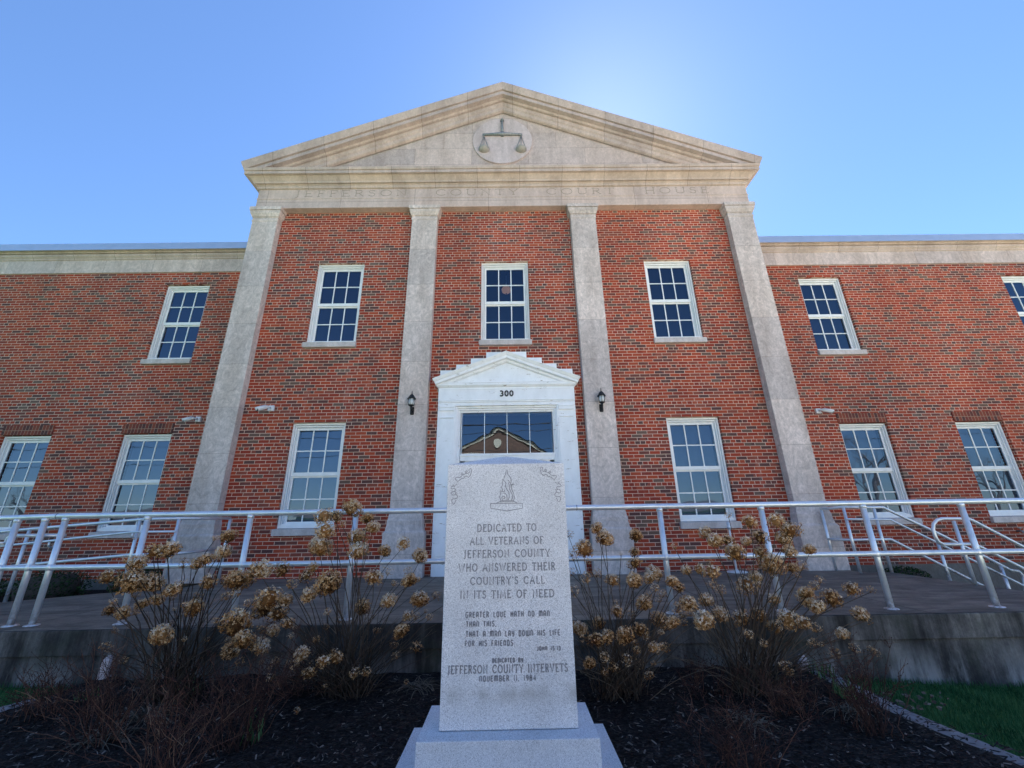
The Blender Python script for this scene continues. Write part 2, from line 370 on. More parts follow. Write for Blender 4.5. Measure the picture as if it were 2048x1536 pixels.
# ------------------------------------------------------------------ stroke lettering
def arc(cx, cy, rx, ry, a0, a1, n=10):
    return [(cx+rx*math.cos(R(a0+(a1-a0)*i/n)), cy+ry*math.sin(R(a0+(a1-a0)*i/n))) for i in range(n+1)]
def tick(x, y, l=.09): return [(x-l, y), (x+l, y)]
ROMAN = {
 'A': (.78, [[(.04, 0), (.39, 1), (.74, 0)], [(.17, .36), (.61, .36)], tick(.04, 0), tick(.74, 0)]),
 'B': (.60, [[(.1, 0), (.1, 1)], [(0, 1)]+arc(.3, .76, .22, .24, 90, -90)+[(.1, .52)], [(.1, .52)]+arc(.32, .26, .26, .26, 90, -90)+[(0, 0)]]),
 'C': (.76, [arc(.44, .5, .38, .5, 48, 312, 16), [(.70, .87), (.70, .72)], [(.70, .13), (.72, .2)]]),
 'D': (.78, [[(.1, 0), (.1, 1)], [(0, 1), (.3, 1)]+arc(.3, .5, .42, .5, 90, -90, 12)+[(0, 0)]]),
 'E': (.56, [[(.1, 0), (.1, 1)], [(0, 1), (.50, 1), (.50, .88)], [(.1, .52), (.42, .52)], [(0, 0), (.54, 0), (.54, .12)]]),
 'F': (.54, [[(.1, 0), (.1, 1)], [(0, 1), (.50, 1), (.50, .86)], [(.1, .52), (.40, .52)], tick(.1, 0)]),
 'G': (.80, [arc(.44, .5, .38, .5, 48, 300, 16)+[(.72, .08), (.72, .42)], [(.6, .42), (.80, .42)]]),
 'H': (.76, [[(.1, 0), (.1, 1)], [(.66, 0), (.66, 1)], [(.1, .52), (.66, .52)], tick(.1, 0), tick(.1, 1), tick(.66, 0), tick(.66, 1)]),
 'I': (.22, [[(.11, 0), (.11, 1)], tick(.11, 0), tick(.11, 1)]),
 'J': (.40, [[(.26, 1), (.26, .12)]+arc(.06, .06, .20, .22, 10, -80, 5), tick(.26, 1)]),
 'L': (.52, [[(.1, 1), (.1, 0), (.50, 0), (.50, .13)], tick(.1, 1)]),
 'M': (.88, [[(.06, 0), (.14, 1), (.44, .1), (.74, 1), (.82, 0)], tick(.06, 0), tick(.82, 0)]),
 'N': (.76, [[(.1, 0), (.1, 1), (.66, 0), (.66, 1)], tick(.1, 0), tick(.66, 1), [(0, 1), (.1, 1)]]),
 'O': (.82, [arc(.41, .5, .38, .5, 0, 360, 22)]),
 'R': (.64, [[(.1, 0), (.1, 1)], [(0, 1)]+arc(.3, .75, .22, .25, 90, -90)+[(.1, .50)], [(.30, .5), (.60, 0), (.66, 0)], tick(.1, 0)]),
 'S': (.52, [arc(.26, .75, .19, .25, 30, 250, 9)+arc(.26, .25, .21, .27, 80, -150, 9), [(.44, .94), (.44, .80)], [(.05, .06), (.05, .2)]]),
 'T': (.62, [[(.31, 0), (.31, 1)], [(.0, .86), (.0, 1), (.62, 1), (.62, .86)], tick(.31, 0)]),
 'U': (.74, [[(.1, 1), (.1, .35)]+arc(.38, .3, .28, .3, 180, 360, 10)+[(.66, 1)], tick(.1, 1), tick(.66, 1)]),
 'V': (.76, [[(.04, 1), (.38, 0), (.72, 1)], tick(.04, 1), tick(.72, 1)]),
 'W': (1.04, [[(.04, 1), (.30, 0), (.52, .9), (.74, 0), (1.0, 1)], tick(.04, 1), tick(1.0, 1)]),
 'Y': (.70, [[(.04, 1), (.35, .48), (.66, 1)], [(.35, .48), (.35, 0)], tick(.35, 0), tick(.04, 1), tick(.66, 1)]),
 "'": (.12, [[(.08, 1), (.04, .82)]]), ' ': (.42, []), '.': (.14, [[(.05, 0), (.09, 0)]]),
}
DECO = {
 'A': (.50, [[(.06, 0), (.06, .72)]+arc(.25, .72, .19, .28, 180, 0, 8)+[(.44, 0)], [(.06, .4), (.44, .4)]]),
 'B': (.50, [[(.06, 0), (.06, 1), (.26, 1)]+arc(.26, .76, .18, .24, 90, -90, 6)+[(.06, .52)], [(.26, .52)]+arc(.26, .26, .20, .26, 90, -90, 6)+[(.06, 0)]]),
 'C': (.48, [arc(.27, .74, .21, .26, 20, 180, 8)+arc(.27, .26, .21, .26, 180, 340, 8)]),
 'D': (.50, [[(.0, 1), (.22, 1)]+arc(.22, .74, .22, .26, 90, 0, 6)+arc(.22, .26, .22, .26, 0, -90, 6)+[(.0, 0)], [(.08, 0), (.08, 1)]]),
 'E': (.46, [[(.44, 1), (.2, 1)]+arc(.2, .8, .14, .2, 90, 180, 5)+arc(.2, .2, .14, .2, 180, 270, 5)+[(.44, 0)], [(.06, .5), (.38, .5)]]),
 'F': (.44, [[(.08, 0), (.08, 1), (.42, 1)], [(.08, .5), (.36, .5)]]),
 'G': (.52, [arc(.27, .74, .21, .26, 20, 180, 8)+arc(.27, .26, .21, .26, 180, 360, 8)+[(.48, .45), (.30, .45)]]),
 'H': (.50, [[(.06, 0), (.06, 1)], [(.06, .5), (.44, .5)], [(.44, 1), (.44, 0)]]),
 'I': (.14, [[(.07, 0), (.07, 1)]]),
 'J': (.34, [[(.26, 1), (.26, .2)]+arc(.12, .16, .14, .16, 0, -150, 6)]),
 'L': (.40, [[(.08, 1), (.08, 0), (.38, 0)]]),
 'M': (.74, [[(.06, 0), (.06, .8)]+arc(.21, .8, .15, .2, 180, 0, 6)+[(.36, 0)], [(.36, .8)]+arc(.52, .8, .16, .2, 180, 0, 6)+[(.68, 0)]]),
 'N': (.50, [[(.06, 0), (.06, .72)]+arc(.25, .72, .19, .28, 180, 0, 8)+[(.44, 0)]]),
 'O': (.52, [arc(.26, .72, .20, .28, 0, 180, 8)+arc(.26, .28, .20, .28, 180, 360, 8)+[(.46, .72)]]),
 'R': (.50, [[(.06, 0), (.06, 1), (.26, 1)]+arc(.26, .76, .18, .24, 90, -90, 6)+[(.06, .52)], [(.26, .52), (.46, 0)]]),
 'S': (.46, [arc(.24, .76, .18, .24, 20, 240, 8)+arc(.24, .25, .19, .25, 80, -160, 8)]),
 'T': (.46, [[(.23, 0), (.23, 1)], [(.0, 1), (.46, 1)]]),
 'U': (.50, [[(.06, 1), (.06, .25)]+arc(.25, .25, .19, .25, 180, 360, 8)+[(.44, 1)]]),
 'V': (.50, [[(.06, 1), (.06, .3)]+arc(.25, .25, .19, .25, 180, 360, 8)+[(.44, 1)]]),
 'W': (.76, [[(.06, 1), (.06, .2)]+arc(.21, .2, .15, .2, 180, 360, 6)+[(.36, 1)], [(.36, .2)]+arc(.53, .2, .17, .2, 180, 360, 6)+[(.70, 1)]]),
 'Y': (.48, [[(.06, 1), (.06, .6)]+arc(.24, .6, .18, .2, 180, 360, 6), [(.42, 1), (.42, .2), (.3, 0), (.1, 0)]]),
 '0': (.50, [arc(.25, .5, .2, .5, 0, 360, 18)]), '1': (.18, [[(.02, .85), (.1, 1), (.1, 0)]]),
 '3': (.46, [arc(.2, .75, .2, .25, 140, -80, 8)+arc(.2, .26, .22, .26, 80, -140, 8)]),
 '4': (.50, [[(.36, 0), (.36, 1), (.02, .28), (.48, .28)]]), '5': (.46, [[(.42, 1), (.08, 1), (.06, .56)]+arc(.21, .30, .21, .30, 100, -140, 9)]),
 '8': (.48, [arc(.24, .76, .17, .24, 0, 360, 14), arc(.24, .27, .21, .27, 0, 360, 14)]),
 '9': (.48, [arc(.24, .72, .19, .28, 0, 360, 14), [(.43, .72), (.40, .25), (.2, 0)]]),
 ',': (.14, [[(.08, .06), (.04, -.14)]]), '.': (.14, [[(.05, .02), (.09, .02)]]), ':': (.16, [[(.06, .22), (.1, .22)], [(.06, .68), (.1, .68)]]), ' ': (.50, []),
}
def lettering(mb, text, font, x0, x1, z0, h, y, lw, depth=.0012, gap=None):
    g = .26 if gap is None else gap
    tot = sum(font[c][0] for c in text)+g*(len(text)-1)
    kx = (x1-x0)/tot; x = x0
    for c in text:
        w, st = font[c]
        for s in st: ribbon(mb, [(x+a*kx, z0+b*h) for a, b in s], y, lw, depth)
        x += (w+g)*kx
def ribbon(mb, pts, y, lw, depth=.0012):
    n = len(pts)
    if n < 2: return
    L = []; Rr = []
    for i, (a, b) in enumerate(pts):
        if i == 0: d = (pts[1][0]-a, pts[1][1]-b)
        elif i == n-1: d = (a-pts[i-1][0], b-pts[i-1][1])
        else:
            d1 = Vector((a-pts[i-1][0], b-pts[i-1][1])); d2 = Vector((pts[i+1][0]-a, pts[i+1][1]-b))
            if d1.length: d1.normalize()
            if d2.length: d2.normalize()
            d = d1+d2
            if d.length < .3: d = d2
        l = math.hypot(d[0], d[1]) or 1; nx, nz = -d[1]/l*lw/2, d[0]/l*lw/2
        L.append((a+nx, b+nz)); Rr.append((a-nx, b-nz))
    vs = [(p[0], y-depth, p[1]) for p in L]+[(p[0], y-depth, p[1]) for p in Rr]+[(p[0], y+.001, p[1]) for p in L]+[(p[0], y+.001, p[1]) for p in Rr]
    fs = []
    for i in range(n-1): fs += [(i, i+1, n+i+1, n+i), (i, 2*n+i, 2*n+i+1, i+1), (n+i, n+i+1, 3*n+i+1, 3*n+i)]
    mb.add(vs, fs)

# ================================================================== COURTHOUSE
XC = -.045
YB, YW, YP = 8.05, 8.86, 7.88             # brick plane of the centre, brick plane of the wings, pilaster faces
court = thing('courthouse', 'two-storey red brick courthouse with limestone pediment, pilasters and low wings', 'building', (XC, YB, .0))

def wall_with_holes(mb, x0, x1, z0, z1, y, holes, depth):
    xs = sorted({x0, x1, *[h[0] for h in holes], *[h[1] for h in holes]}); zs = sorted({z0, z1, *[h[2] for h in holes], *[h[3] for h in holes]})
    for i in range(len(xs)-1):
        for j in range(len(zs)-1):
            cx, cz = (xs[i]+xs[i+1])/2, (zs[j]+zs[j+1])/2
            if any(h[0] < cx < h[1] and h[2] < cz < h[3] for h in holes): continue
            mb.add([(xs[i], y, zs[j]), (xs[i+1], y, zs[j]), (xs[i+1], y, zs[j+1]), (xs[i], y, zs[j+1])], [(0, 1, 2, 3)])
    for a, b, c, d in holes:
        Y1 = y+depth
        mb.add([(a, y, c), (a, Y1, c), (a, Y1, d), (a, y, d), (b, y, c), (b, Y1, c), (b, Y1, d), (b, y, d)],
               [(0, 3, 2, 1), (4, 5, 6, 7), (3, 7, 6, 2), (0, 1, 5, 4)])
WH = .545
UZ, LZ = (5.165, 7.175), (1.375, 3.39)
cen_up = [XC-3.79, XC+0.0, XC+3.79]; cen_lo = [XC-3.79, XC+3.79]
hol = [(c-WH, c+WH, UZ[0]-.14, UZ[1]) for c in cen_up]+[(c-WH, c+WH, LZ[0]-.14, LZ[1]) for c in cen_lo]
hol.append((XC-1.10, XC+1.10, .515, 4.0))
mb = MB(); wall_with_holes(mb, XC-5.93, XC+5.93, .50, 8.66, YB, hol, .30)
for s in (-1, 1):
    x = XC+s*5.93; mb.add([(x, YB, .5), (x, 20, .5), (x, 20, 9.2), (x, YB, 9.2)], [(0, 1, 2, 3)])
mb.add([(XC-5.93, 20, 0), (XC+5.93, 20, 0), (XC+5.93, 20, 9.3), (XC-5.93, 20, 9.3)], [(0, 1, 2, 3)])
wing_lo = [7.94, 10.56, 13.18]; wing_up = [7.94, 13.14]
for s in (-1, 1):
    cu = [XC*.5+s*c for c in wing_up]; cl = [XC*.5+s*c for c in wing_lo]
    h2 = [(c-WH, c+WH, UZ[0]-.14, UZ[1]+.01) for c in cu]+[(c-WH, c+WH, LZ[0]-.14, LZ[1]+.01) for c in cl]
    xa, xb = sorted((XC+s*5.93, XC+s*19.0)); wall_with_holes(mb, xa, xb, .49, 7.60, YW, h2, .30)
    x = XC+s*19.0; mb.add([(x, YW, -.2), (x, 20, -.2), (x, 20, 8.1), (x, YW, 8.1)], [(0, 1, 2, 3)])
    mb.add([(xa, 20, -.2), (xb, 20, -.2), (xb, 20, 8.1), (xa, 20, 8.1)], [(0, 1, 2, 3)])
wall = part('wall', mb, M['brick'], court)
mb = MB()
for s in (-1, 1):
    xa, xb = sorted((XC+s*5.95, XC+s*19.0)); mb.box(xa, xb, YW-.012, YW+.2, -.3, .49)
mb.box(XC-6.0, XC+6.0, YB-.012, YB+.2, .2, .498)
part('foundation', mb, M['found'], court, label='grey concrete base course under the brick wall')
# dark rooms behind the glass
mb = MB(); mb.box(-18.9, 18.9, 9.6, 9.7, 0, 8); mb.box(-18.9, 18.9, 9.2, 9.65, 3.9, 4.3); mb.box(-18.9, 18.9, 9.22, 9.65, 7.62, 7.9)
mb.box(XC-5.9, XC+5.9, 8.36, 9.65, 7.62, 7.9); mb.box(-18.9, 18.9, 9.2, 9.65, .2, .9)
for x in (-6.1, 6.0, -1.9, 1.82): mb.box(x-.05, x+.05, 8.36, 9.62, .3, 7.9)
part('interior', mb, M['dark'], court)

# ---- windows
def ring_frame(mb, hw, z0, z1, t, ts, tb, y0, y1):
    mb.box(-hw, -hw+t, y0, y1, z0, z1); mb.box(hw-t, hw, y0, y1, z0, z1)
    mb.box(-hw+t, hw-t, y0, y1, z1-ts, z1); mb.box(-hw+t, hw-t, y0, y1, z0, z0+tb)
def make_window(cx, zz, yb, lower, arched=False, blind=True):
    z0, z1 = zz; H = z1-z0; hw = WH-.004
    base = Vector((cx, yb+.06, z0))
    w = MB()
    ring_frame(w, hw, 0.0, H-.004, .036, .040, .055, 0, .09)
    ring_frame(w, hw-.0425, .055, H-.0505, .0215, .0295, .022 if lower else .004, .030, .09)
    ring_frame(w, hw-.070, .075 if lower else .058, H-.086, .010, .016, .012, .055, .11)
    win = part('window', w, M['trim'], court, loc=base, local=True, bevel=.003)
    a = hw-.080; zb = .087 if lower else .069; zt = H-.102; zm = (zb+zt)/2+.0
    s = MB()
    # upper sash stands in front of the lower one
    def sash(za, zc, y0, rail_b, rail_t):
        st = .030
        s.box(-a, -a+st, y0, y0+.035, za, zc); s.box(a-st, a, y0, y0+.035, za, zc)
        s.box(-a+st, a-st, y0, y0+.035, za, za+rail_b); s.box(-a+st, a-st, y0, y0+.035, zc-rail_t, zc)
        return -a+st, a-st, za+rail_b, zc-rail_t
    u = sash(zm-.035, zt, .068, .072, .035); l = sash(zb, zm-.0352, .098, .030, .03)
    sa = part('sash', s, M['trim'], win, loc=base, local=True, bevel=.002)
    mt = MB(); g = MB()
    for (x0, x1, za, zc), y0 in ((u, .074), (l, .104)):
        for k in (1, 2): x = x0+(x1-x0)*k/3; mt.box(x-.011, x+.011, y0, y0+.02, za, zc)
        zc2 = (za+zc)/2; n = .011
        xs = [x0, x0+(x1-x0)/3, x0+(x1-x0)*2/3, x1]
        for k in range(3): mt.box(xs[k]+(n if k else 0), xs[k+1]-(n if k < 2 else 0), y0+.0005, y0+.0195, zc2-.011, zc2+.011)
        g.add([(x0, y0+.011, za), (x1, y0+.011, za), (x1, y0+.011, zc), (x0, y0+.011, zc)], [(0, 1, 2, 3)])
    part('muntins', mt, M['trim'], win, loc=base, local=True)
    part('pane', g, M['glass'], win, loc=base, local=True)
    if blind:
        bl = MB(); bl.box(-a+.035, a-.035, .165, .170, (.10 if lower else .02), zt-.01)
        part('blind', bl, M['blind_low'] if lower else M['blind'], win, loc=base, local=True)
    sl = MB(); slh = .57
    sl.prismX([(-.125, -.125), (-.125, -.012), (.0, .0), (.20, .0), (.20, -.135), (-.125, -.135)][0:0] or [(-.12, -.132), (-.12, -.016), (.02, -.002), (.22, -.002), (.22, -.132)], -slh, slh)
    si = part('sill', sl, M['sill'], win, loc=base, local=True, bevel=.006)
    return win
def place(src, cx, zz, yb): return dup(src, court, Vector((cx, yb+.06, zz[0]))-wloc(court))
up0 = make_window(cen_up[0], UZ, YB, False)
place(up0, cen_up[2], UZ, YB)
make_window(cen_up[1], UZ, YB, False, blind=False)
lo0 = make_window(cen_lo[0], LZ, YB, True); place(lo0, cen_lo[1], LZ, YB)
for s in (-1, 1):
    for c in wing_up: place(up0, XC*.5+s*c, (UZ[0], 0), YW)
    for c in wing_lo: place(lo0, XC*.5+s*c, (LZ[0], 0), YW)
# soldier course lintels over the lower wing windows
k = NT('lintel_brick'); sx = k.n('ShaderNodeSeparateXYZ'); k.l(k.n('ShaderNodeNewGeometry').outputs['Position'], sx.inputs[0])
cb = k.n('ShaderNodeCombineXYZ'); k.l(k.math('ADD', sx.outputs[0], 40), cb.inputs[0]); k.l(k.math('ADD', sx.outputs[2], 10), cb.inputs[1])
b = k.n('ShaderNodeTexBrick'); k.l(cb.outputs[0], b.inputs['Vector']); b.offset = 0
b.inputs['Color1'].default_value = (0, 0, 0, 1); b.inputs['Color2'].default_value = (1, 1, 1, 1); b.inputs['Scale'].default_value = 1
b.inputs['Mortar Size'].default_value = .005; b.inputs['Brick Width'].default_value = .0725; b.inputs['Row Height'].default_value = 2.7
pal = k.ramp(b.outputs['Color'], [(0, (.22, .045, .022)), (.3, (.17, .032, .02)), (.6, (.12, .03, .022)), (.8, (.08, .03, .028))], 'CONSTANT')
k.color(k.mix(pal, (.34, .21, .145), b.outputs['Fac'])); k.rough(.85); M['lintel'] = k.m
for s in (-1, 1):
    for c in wing_lo:
        cx = XC*.5+s*c; mb = MB(); mb.box(cx-WH-.01, cx+WH+.01, YW-.018, YW+.06, LZ[1]+.012, LZ[1]+.225)
        part('lintel', mb, M['lintel'], court)

# ---- pilasters
for c in (-5.655, -1.885, 1.885, 5.655):
    x0, x1 = XC+c-.297, XC+c+.297
    mb = MB(); mb.rings([(.0, 1.58), (.0, 8.27)], x0, x1, YP, 8.2)
    pl = part('pilaster', mb, M['pil'], court, bevel=.006)
    mb = MB(); mb.rings([(.004, 8.24), (.012, 8.262), (.012, 8.29), (.002, 8.30), (.002, 8.365), (.022, 8.366), (.022, 8.385), (.030, 8.40), (.050, 8.44), (.060, 8.49), (.060, 8.515), (.048, 8.516), (.048, 8.528), (.075, 8.529), (.075, 8.62)], x0, x1, YP, 8.2)
    part('capital', mb, M['pil'], pl)
    mb = MB(); mb.rings([(.075, .50), (.075, 1.255), (.070, 1.275), (.045, 1.30), (.036, 1.36), (.028, 1.40), (.028, 1.47), (.018, 1.50), (.010, 1.555), (.0, 1.60)], x0, x1, YP, 8.2)
    part('base', mb, M['pil'], pl, bevel=.005)

# ---- entablature and pediment
FX = 5.952
x0, x1 = XC-FX, XC+FX
mb = MB(); mb.rings([(0, 8.622), (0, 8.885), (.012, 8.89), (.012, 8.915), (0, 8.92), (0, 9.18)], x0, x1, YP, 20.0)
ent = part('entablature', mb, M['entab'], court, bevel=.004)
mb = MB()
for word, a, bb in (('JEFFERSON', 590, 815), ('COUNTY', 871, 1036), ('COURT', 1092, 1227), ('HOUSE', 1290, 1416)):
    t = at((a+bb)/2, 373.5-(a-590)*.0098, Y=YP); zb = 8.965
    lettering(mb, word, ROMAN, at(a, 385, Y=YP).x, at(bb, 378, Y=YP).x, zb, .175, YP-.0015, .014, .002, gap=.34)
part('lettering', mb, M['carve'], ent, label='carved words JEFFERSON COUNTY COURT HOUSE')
mb = MB(); mb.rings([(.002, 9.18), (.035, 9.19), (.045, 9.24), (.075, 9.262), (.060, 9.263), (.060, 9.285), (.10, 9.286), (.11, 9.33), (.16, 9.385), (.200, 9.42), (.262, 9.422), (.262, 9.50), (.250, 9.501), (.250, 9.512), (.275, 9.514), (.288, 9.565), (.288, 9.585), (.02, 9.62)], x0, x1, YP, 20.0)
part('cornice', mb, M['corn'], court)
SL = .4207
ZA0 = 12.377                                    # apex height of the crown edge
prof = [(-.05, -.62), (.0, -.60), (.02, -.575), (.03, -.50), (.06, -.47), (.075, -.40), (.065, -.398), (.065, -.375), (.12, -.368), (.15, -.33), (.255, -.325), (.255, -.225), (.235, -.222), (.235, -.20), (.285, -.198), (.300, -.15), (.325, -.08), (.338, -.03), (.338, 0.0), (-.10, .03)]
vs = []; fs = []; n = len(prof)
for p, dz in prof:
    ze = ZA0+dz-SL*(FX+.338)
    xl, xr = XC-FX-p, XC+FX+p
    zl = ZA0+dz-SL*(FX+p)
    vs += [(xl, 20, zl), (xl, YP-p, zl), (XC, YP-p, ZA0+dz), (xr, YP-p, zl), (xr, 20, zl)]
for i in range(n-1):
    for j in range(4): fs.append((i*5+j, i*5+j+1, (i+1)*5+j+1, (i+1)*5+j))
mb = MB(); mb.add(vs, fs)
rk = part('raking_cornice', mb, M['rake'], court)
mb = MB(); zt = ZA0-.45; mb.add([(XC-FX+.02, 7.955, 9.55), (XC+FX-.02, 7.955, 9.55), (XC+.3, 7.955, zt), (XC-.3, 7.955, zt)], [(0, 1, 2, 3)])
tym = part('pediment', mb, M['tymp'], court, label='triangular limestone tympanum with a round scales emblem')
mb = MB()
for s in (-1, 1): mb.add([(XC, 7.7, ZA0+.01), (XC+s*(FX+.1), 7.7, ZA0-SL*(FX+.1)+.01), (XC+s*(FX+.1), 20, ZA0-SL*(FX+.1)+.01), (XC, 20, ZA0+.01)], [(0, 1, 2, 3)])
mb.add([(XC-FX, 19.9, 9.2), (XC+FX, 19.9, 9.2), (XC, 19.9, ZA0)], [(0, 1, 2)])
mb.box(XC-19, XC-FX, 8.9, 20, 8.02, 8.10); mb.box(XC+FX, XC+19, 8.9, 20, 8.02, 8.10)
part('roof', mb, M['roof'], court)
# medallion
YT = 7.955
pc = at(1005, 281.5, Y=YT-.035); pr = abs(at(1064.3, 281, Y=YT-.035).x-at(945.8, 281, Y=YT-.035).x)/2
mb = MB(); ring = [(pc.x+pr*math.cos(t*math.pi/32), pc.z+pr*math.sin(t*math.pi/32)) for t in range(64)]
mb.prismY(list(ring), YT-.045, YT+.01); part('medallion', mb, M['medal'], tym, bevel=.006)
ys = YT-.075; A = lambda a, b, y=ys: at(a, b, Y=y)
def zc(px, py): return 920+px/11.378, 220+py/11.378
mb = MB(); top = A(*zc(958, 215)); mid = A(*zc(966, 545)); el_ = A(*zc(515, 562)); er = A(*zc(1418, 560))
mb.tube([top, mid], [.034, .034], 12); mb.tube([A(*zc(958, 232))+Vector((0, -.005, 0)), A(*zc(958, 255))+Vector((0, -.005, 0))], .05, 12)
mb.tube([mid+Vector((0, .0, .05)), mid-Vector((0, 0, .06))], [.045, .045], 12)
mb.tube([el_, mid, er], [.026, .046, .026], 12)
mb.tube([top+Vector((0, 0, -.04)), top+Vector((0, .06, -.04))], .03, 8); mb.tube([mid, mid+Vector((0, .06, 0))], .03, 8)
sc = part('scale_beam', mb, M['bronze'], tym)
for (hx, hy, bx) in ((545, 590, 548), (1390, 585, 1392)):
    h = A(*zc(hx, hy)); bowl = A(*zc(bx, 895)); rb = abs(A(*zc(bx+128, 895)).x-bowl.x)
    mb = MB(); hh = bowl.z
    mb.lathe([(0.001, -rb*.62), (rb*.35, -rb*.58), (rb*.7, -rb*.40), (rb*.93, -rb*.15), (rb, 0.02), (rb*.97, .03), (rb*.80, .01), (0.001, 0.0)], bowl+Vector((0, .02, .0)), 24)
    top_ = bowl+Vector((0, .02, .0))
    mb.lathe([(rb*.9, .0), (rb*.7, rb*.38), (rb*.35, rb*.55), (.001, rb*.6)], top_, 24)
    part('scale_pan', mb, M['pan'], tym)
    mb = MB()
    for q in (-1, 0, 1): mb.tube([h, bowl+Vector((q*rb*.82, 0 if q else -.01, rb*.35 if q else rb*.6))], .008, 6)
    mb.tube([h+Vector((0, -.0, .03)), h-Vector((0, 0, .03))], .02, 8)
    part('scale_cord', mb, M['bronze'], tym)

# ---- wing bands, mouldings and flashing
for s in (-1, 1):
    xa, xb = sorted((XC+s*5.95, XC+s*19.05))
    mb = MB(); mb.box(xa, xb, YW-.03, YW+.25, 7.53, 7.902)
    part('stone_band', mb, M['band'], court)
    zm_ = at(400, 497.5, Y=YW-.17).z; zf_ = at(400, 484.5, Y=YW-.15).z
    mb = MB(); P = [(YW-.035, 7.90), (YW-.055, 7.915), (YW-.055, 7.94), (YW-.10, 7.99), (YW-.105, 8.03), (YW-.062, 8.035), (YW-.062, 8.058), (YW-.115, 8.066), (YW-.12, 8.095), (YW-.15, 8.115), (YW-.17, zm_-.02), (YW-.17, zm_), (YW+.25, zm_), (YW+.25, 7.90)]
    mb.prismX(P, xa, xb); part('eave_moulding', mb, M['corn'], court)
    mb = MB(); mb.prismX([(YW-.195, zm_-.012), (YW-.195, zm_+.012), (YW-.165, zm_+.016), (YW-.15, zf_), (YW+.3, zf_+.01), (YW+.3, zm_+.002), (YW-.172, zm_+.002)], xa, xb)
    part('flashing', mb, M['flash'], court)

# ---- entrance door surround
YD = 7.93
def AD(zx, zy, y=YD): return at(760+zx/4.096, 680+zy/4.096, Y=y)
DX0, DX1 = AD(480, 400).x, AD(1590, 390).x; XD = (DX0+DX1)/2; DHW = (DX1-DX0)/2
zf0, zf1 = AD(1030, 505).z, AD(1030, 385).z       # frieze
mb = MB()
mb.box(DX0, DX1, YD, YB+.2, zf0, zf1)                                             # frieze
mb.box(DX0+.0, DX1-.0, YD-.012, YD, zf0+.03, zf0+.045); mb.box(DX0+.08, DX1-.08, YD-.008, YD, zf1-.045, zf1-.03)
zcap = AD(1030, 533).z
mb.box(DX0, DX1, YD+.015, YB+.2, zcap, zf0-.001)
sur = part('door_surround', mb, M['door'], court, bevel=.003, label='white painted classical doorway with small pediment')
for s in (-1, 1):
    oxa = AD(622, 560).x if s < 0 else AD(1448, 550).x; xo = DX0 if s < 0 else DX1; xm = (oxa+xo)/2; ww = abs(oxa-xo)/2+.004; mb = MB()
    mb.box(xm-ww, xm+ww, YD+.03, YB+.2, .515, zcap-.001)
    mb.box(xm-ww+.03, xm+ww-.03, YD+.012, YD+.03, .85, zcap-.26); mb.box(xm-.15, xm+.15, YD-.0, YD+.03, .52, .80)
    mb.box(xm-.15, xm+.15, YD, YD+.03, zcap-.10, zcap-.002); mb.box(xm-.155, xm+.155, YD-.01, YD+.03, zcap-.035, zcap-.003); mb.box(xm-.14, xm+.14, YD+.004, YD+.03, zcap-.25, zcap-.225)
    part('door_pilaster', mb, M['door'], sur, bevel=.003)
# horizontal cornice and little pediment
z1c = AD(1030, 392).z
mb = MB(); mb.rings([(.0, zf1-.002), (.02, zf1+.01), (.035, zf1+.03), (.045, zf1+.04), (.045, zf1+.085), (.052, zf1+.09), (.05, zf1+.10), (-.0, zf1+.105)], DX0, DX1, YD, YB+.1)
part('door_cornice', mb, M['door'], sur)
yp = YD-.14
ap = at(1012, 701, Y=yp); tipl = at(864.5, 757, Y=yp)
zA = ap.z; tipr = at(1161, 752, Y=yp); hwp = (tipr.x-tipl.x)/2-.14; slp = (ap.z-(tipl.z+tipr.z)/2)/(hwp+.14); XQ = (tipl.x+tipr.x)/2
prof = [(-.02, -.205), (.0, -.20), (.02, -.18), (.03, -.15), (.09, -.13), (.095, -.075), (.105, -.07), (.125, -.035), (.14, -.01), (.14, 0), (-.11, .02)]
vs = []; fs = []; n = len(prof)
for p, dz in prof:
    zl = zA+dz-slp*(hwp+p)
    vs += [(XQ-hwp-p, YB-.002, zl), (XQ-hwp-p, YD-p, zl), (XQ, YD-p, zA+dz), (XQ+hwp+p, YD-p, zl), (XQ+hwp+p, YB-.002, zl)]
for i in range(n-1):
    for j in range(4): fs.append((i*5+j, i*5+j+1, (i+1)*5+j+1, (i+1)*5+j))
mb = MB(); mb.add(vs, fs); mb.add([(XQ-hwp, YD+.03, zf1+.09), (XQ+hwp, YD+.03, zf1+.09), (XQ+.1, YD+.03, zA-.16), (XQ-.1, YD+.03, zA-.16)], [(0, 1, 2, 3)])
part('door_pediment', mb, M['door'], sur)
# painted stepped blocks behind the little pediment
mb = MB(); mbr = MB()
for zx0, zx1, zy in ((495, 625, 250), (625, 745, 203), (745, 870, 152), (870, 992, 100)):
    a = AD(zx0, zy, YB-.012); b_ = AD(zx1, zy, YB-.012)
    mb.box(a.x, b_.x, YB-.014, YB+.02, a.z-.3, a.z); mbr.box(2*XQ-b_.x, 2*XQ-a.x, YB-.014, YB+.02, a.z-.3, a.z)
part('stepped_flashing', mb, M['trim'], sur); part('stepped_flashing', mbr, M['trim'], sur)
# number 300
mb = MB()
zn = AD(1035, 462, YD).z; hn = AD(1035, 414, YD).z-zn
def num(cx, pts): ribbon(mb, pts, YD-.004, .024, .012)
for i, ch in enumerate('300'):
    xx = AD(981+i*40, 440).x; wk = abs(AD(1012, 440).x-AD(981, 440).x)/.50*1.0
    for s_ in DECO[ch][1]: ribbon(mb, [(xx+a*wk, zn+.01+b*(hn-.02)) for a, b in s_], YD-.004, .027, .010)
part('house_number', mb, M['digit'], sur, label='black numerals 300')
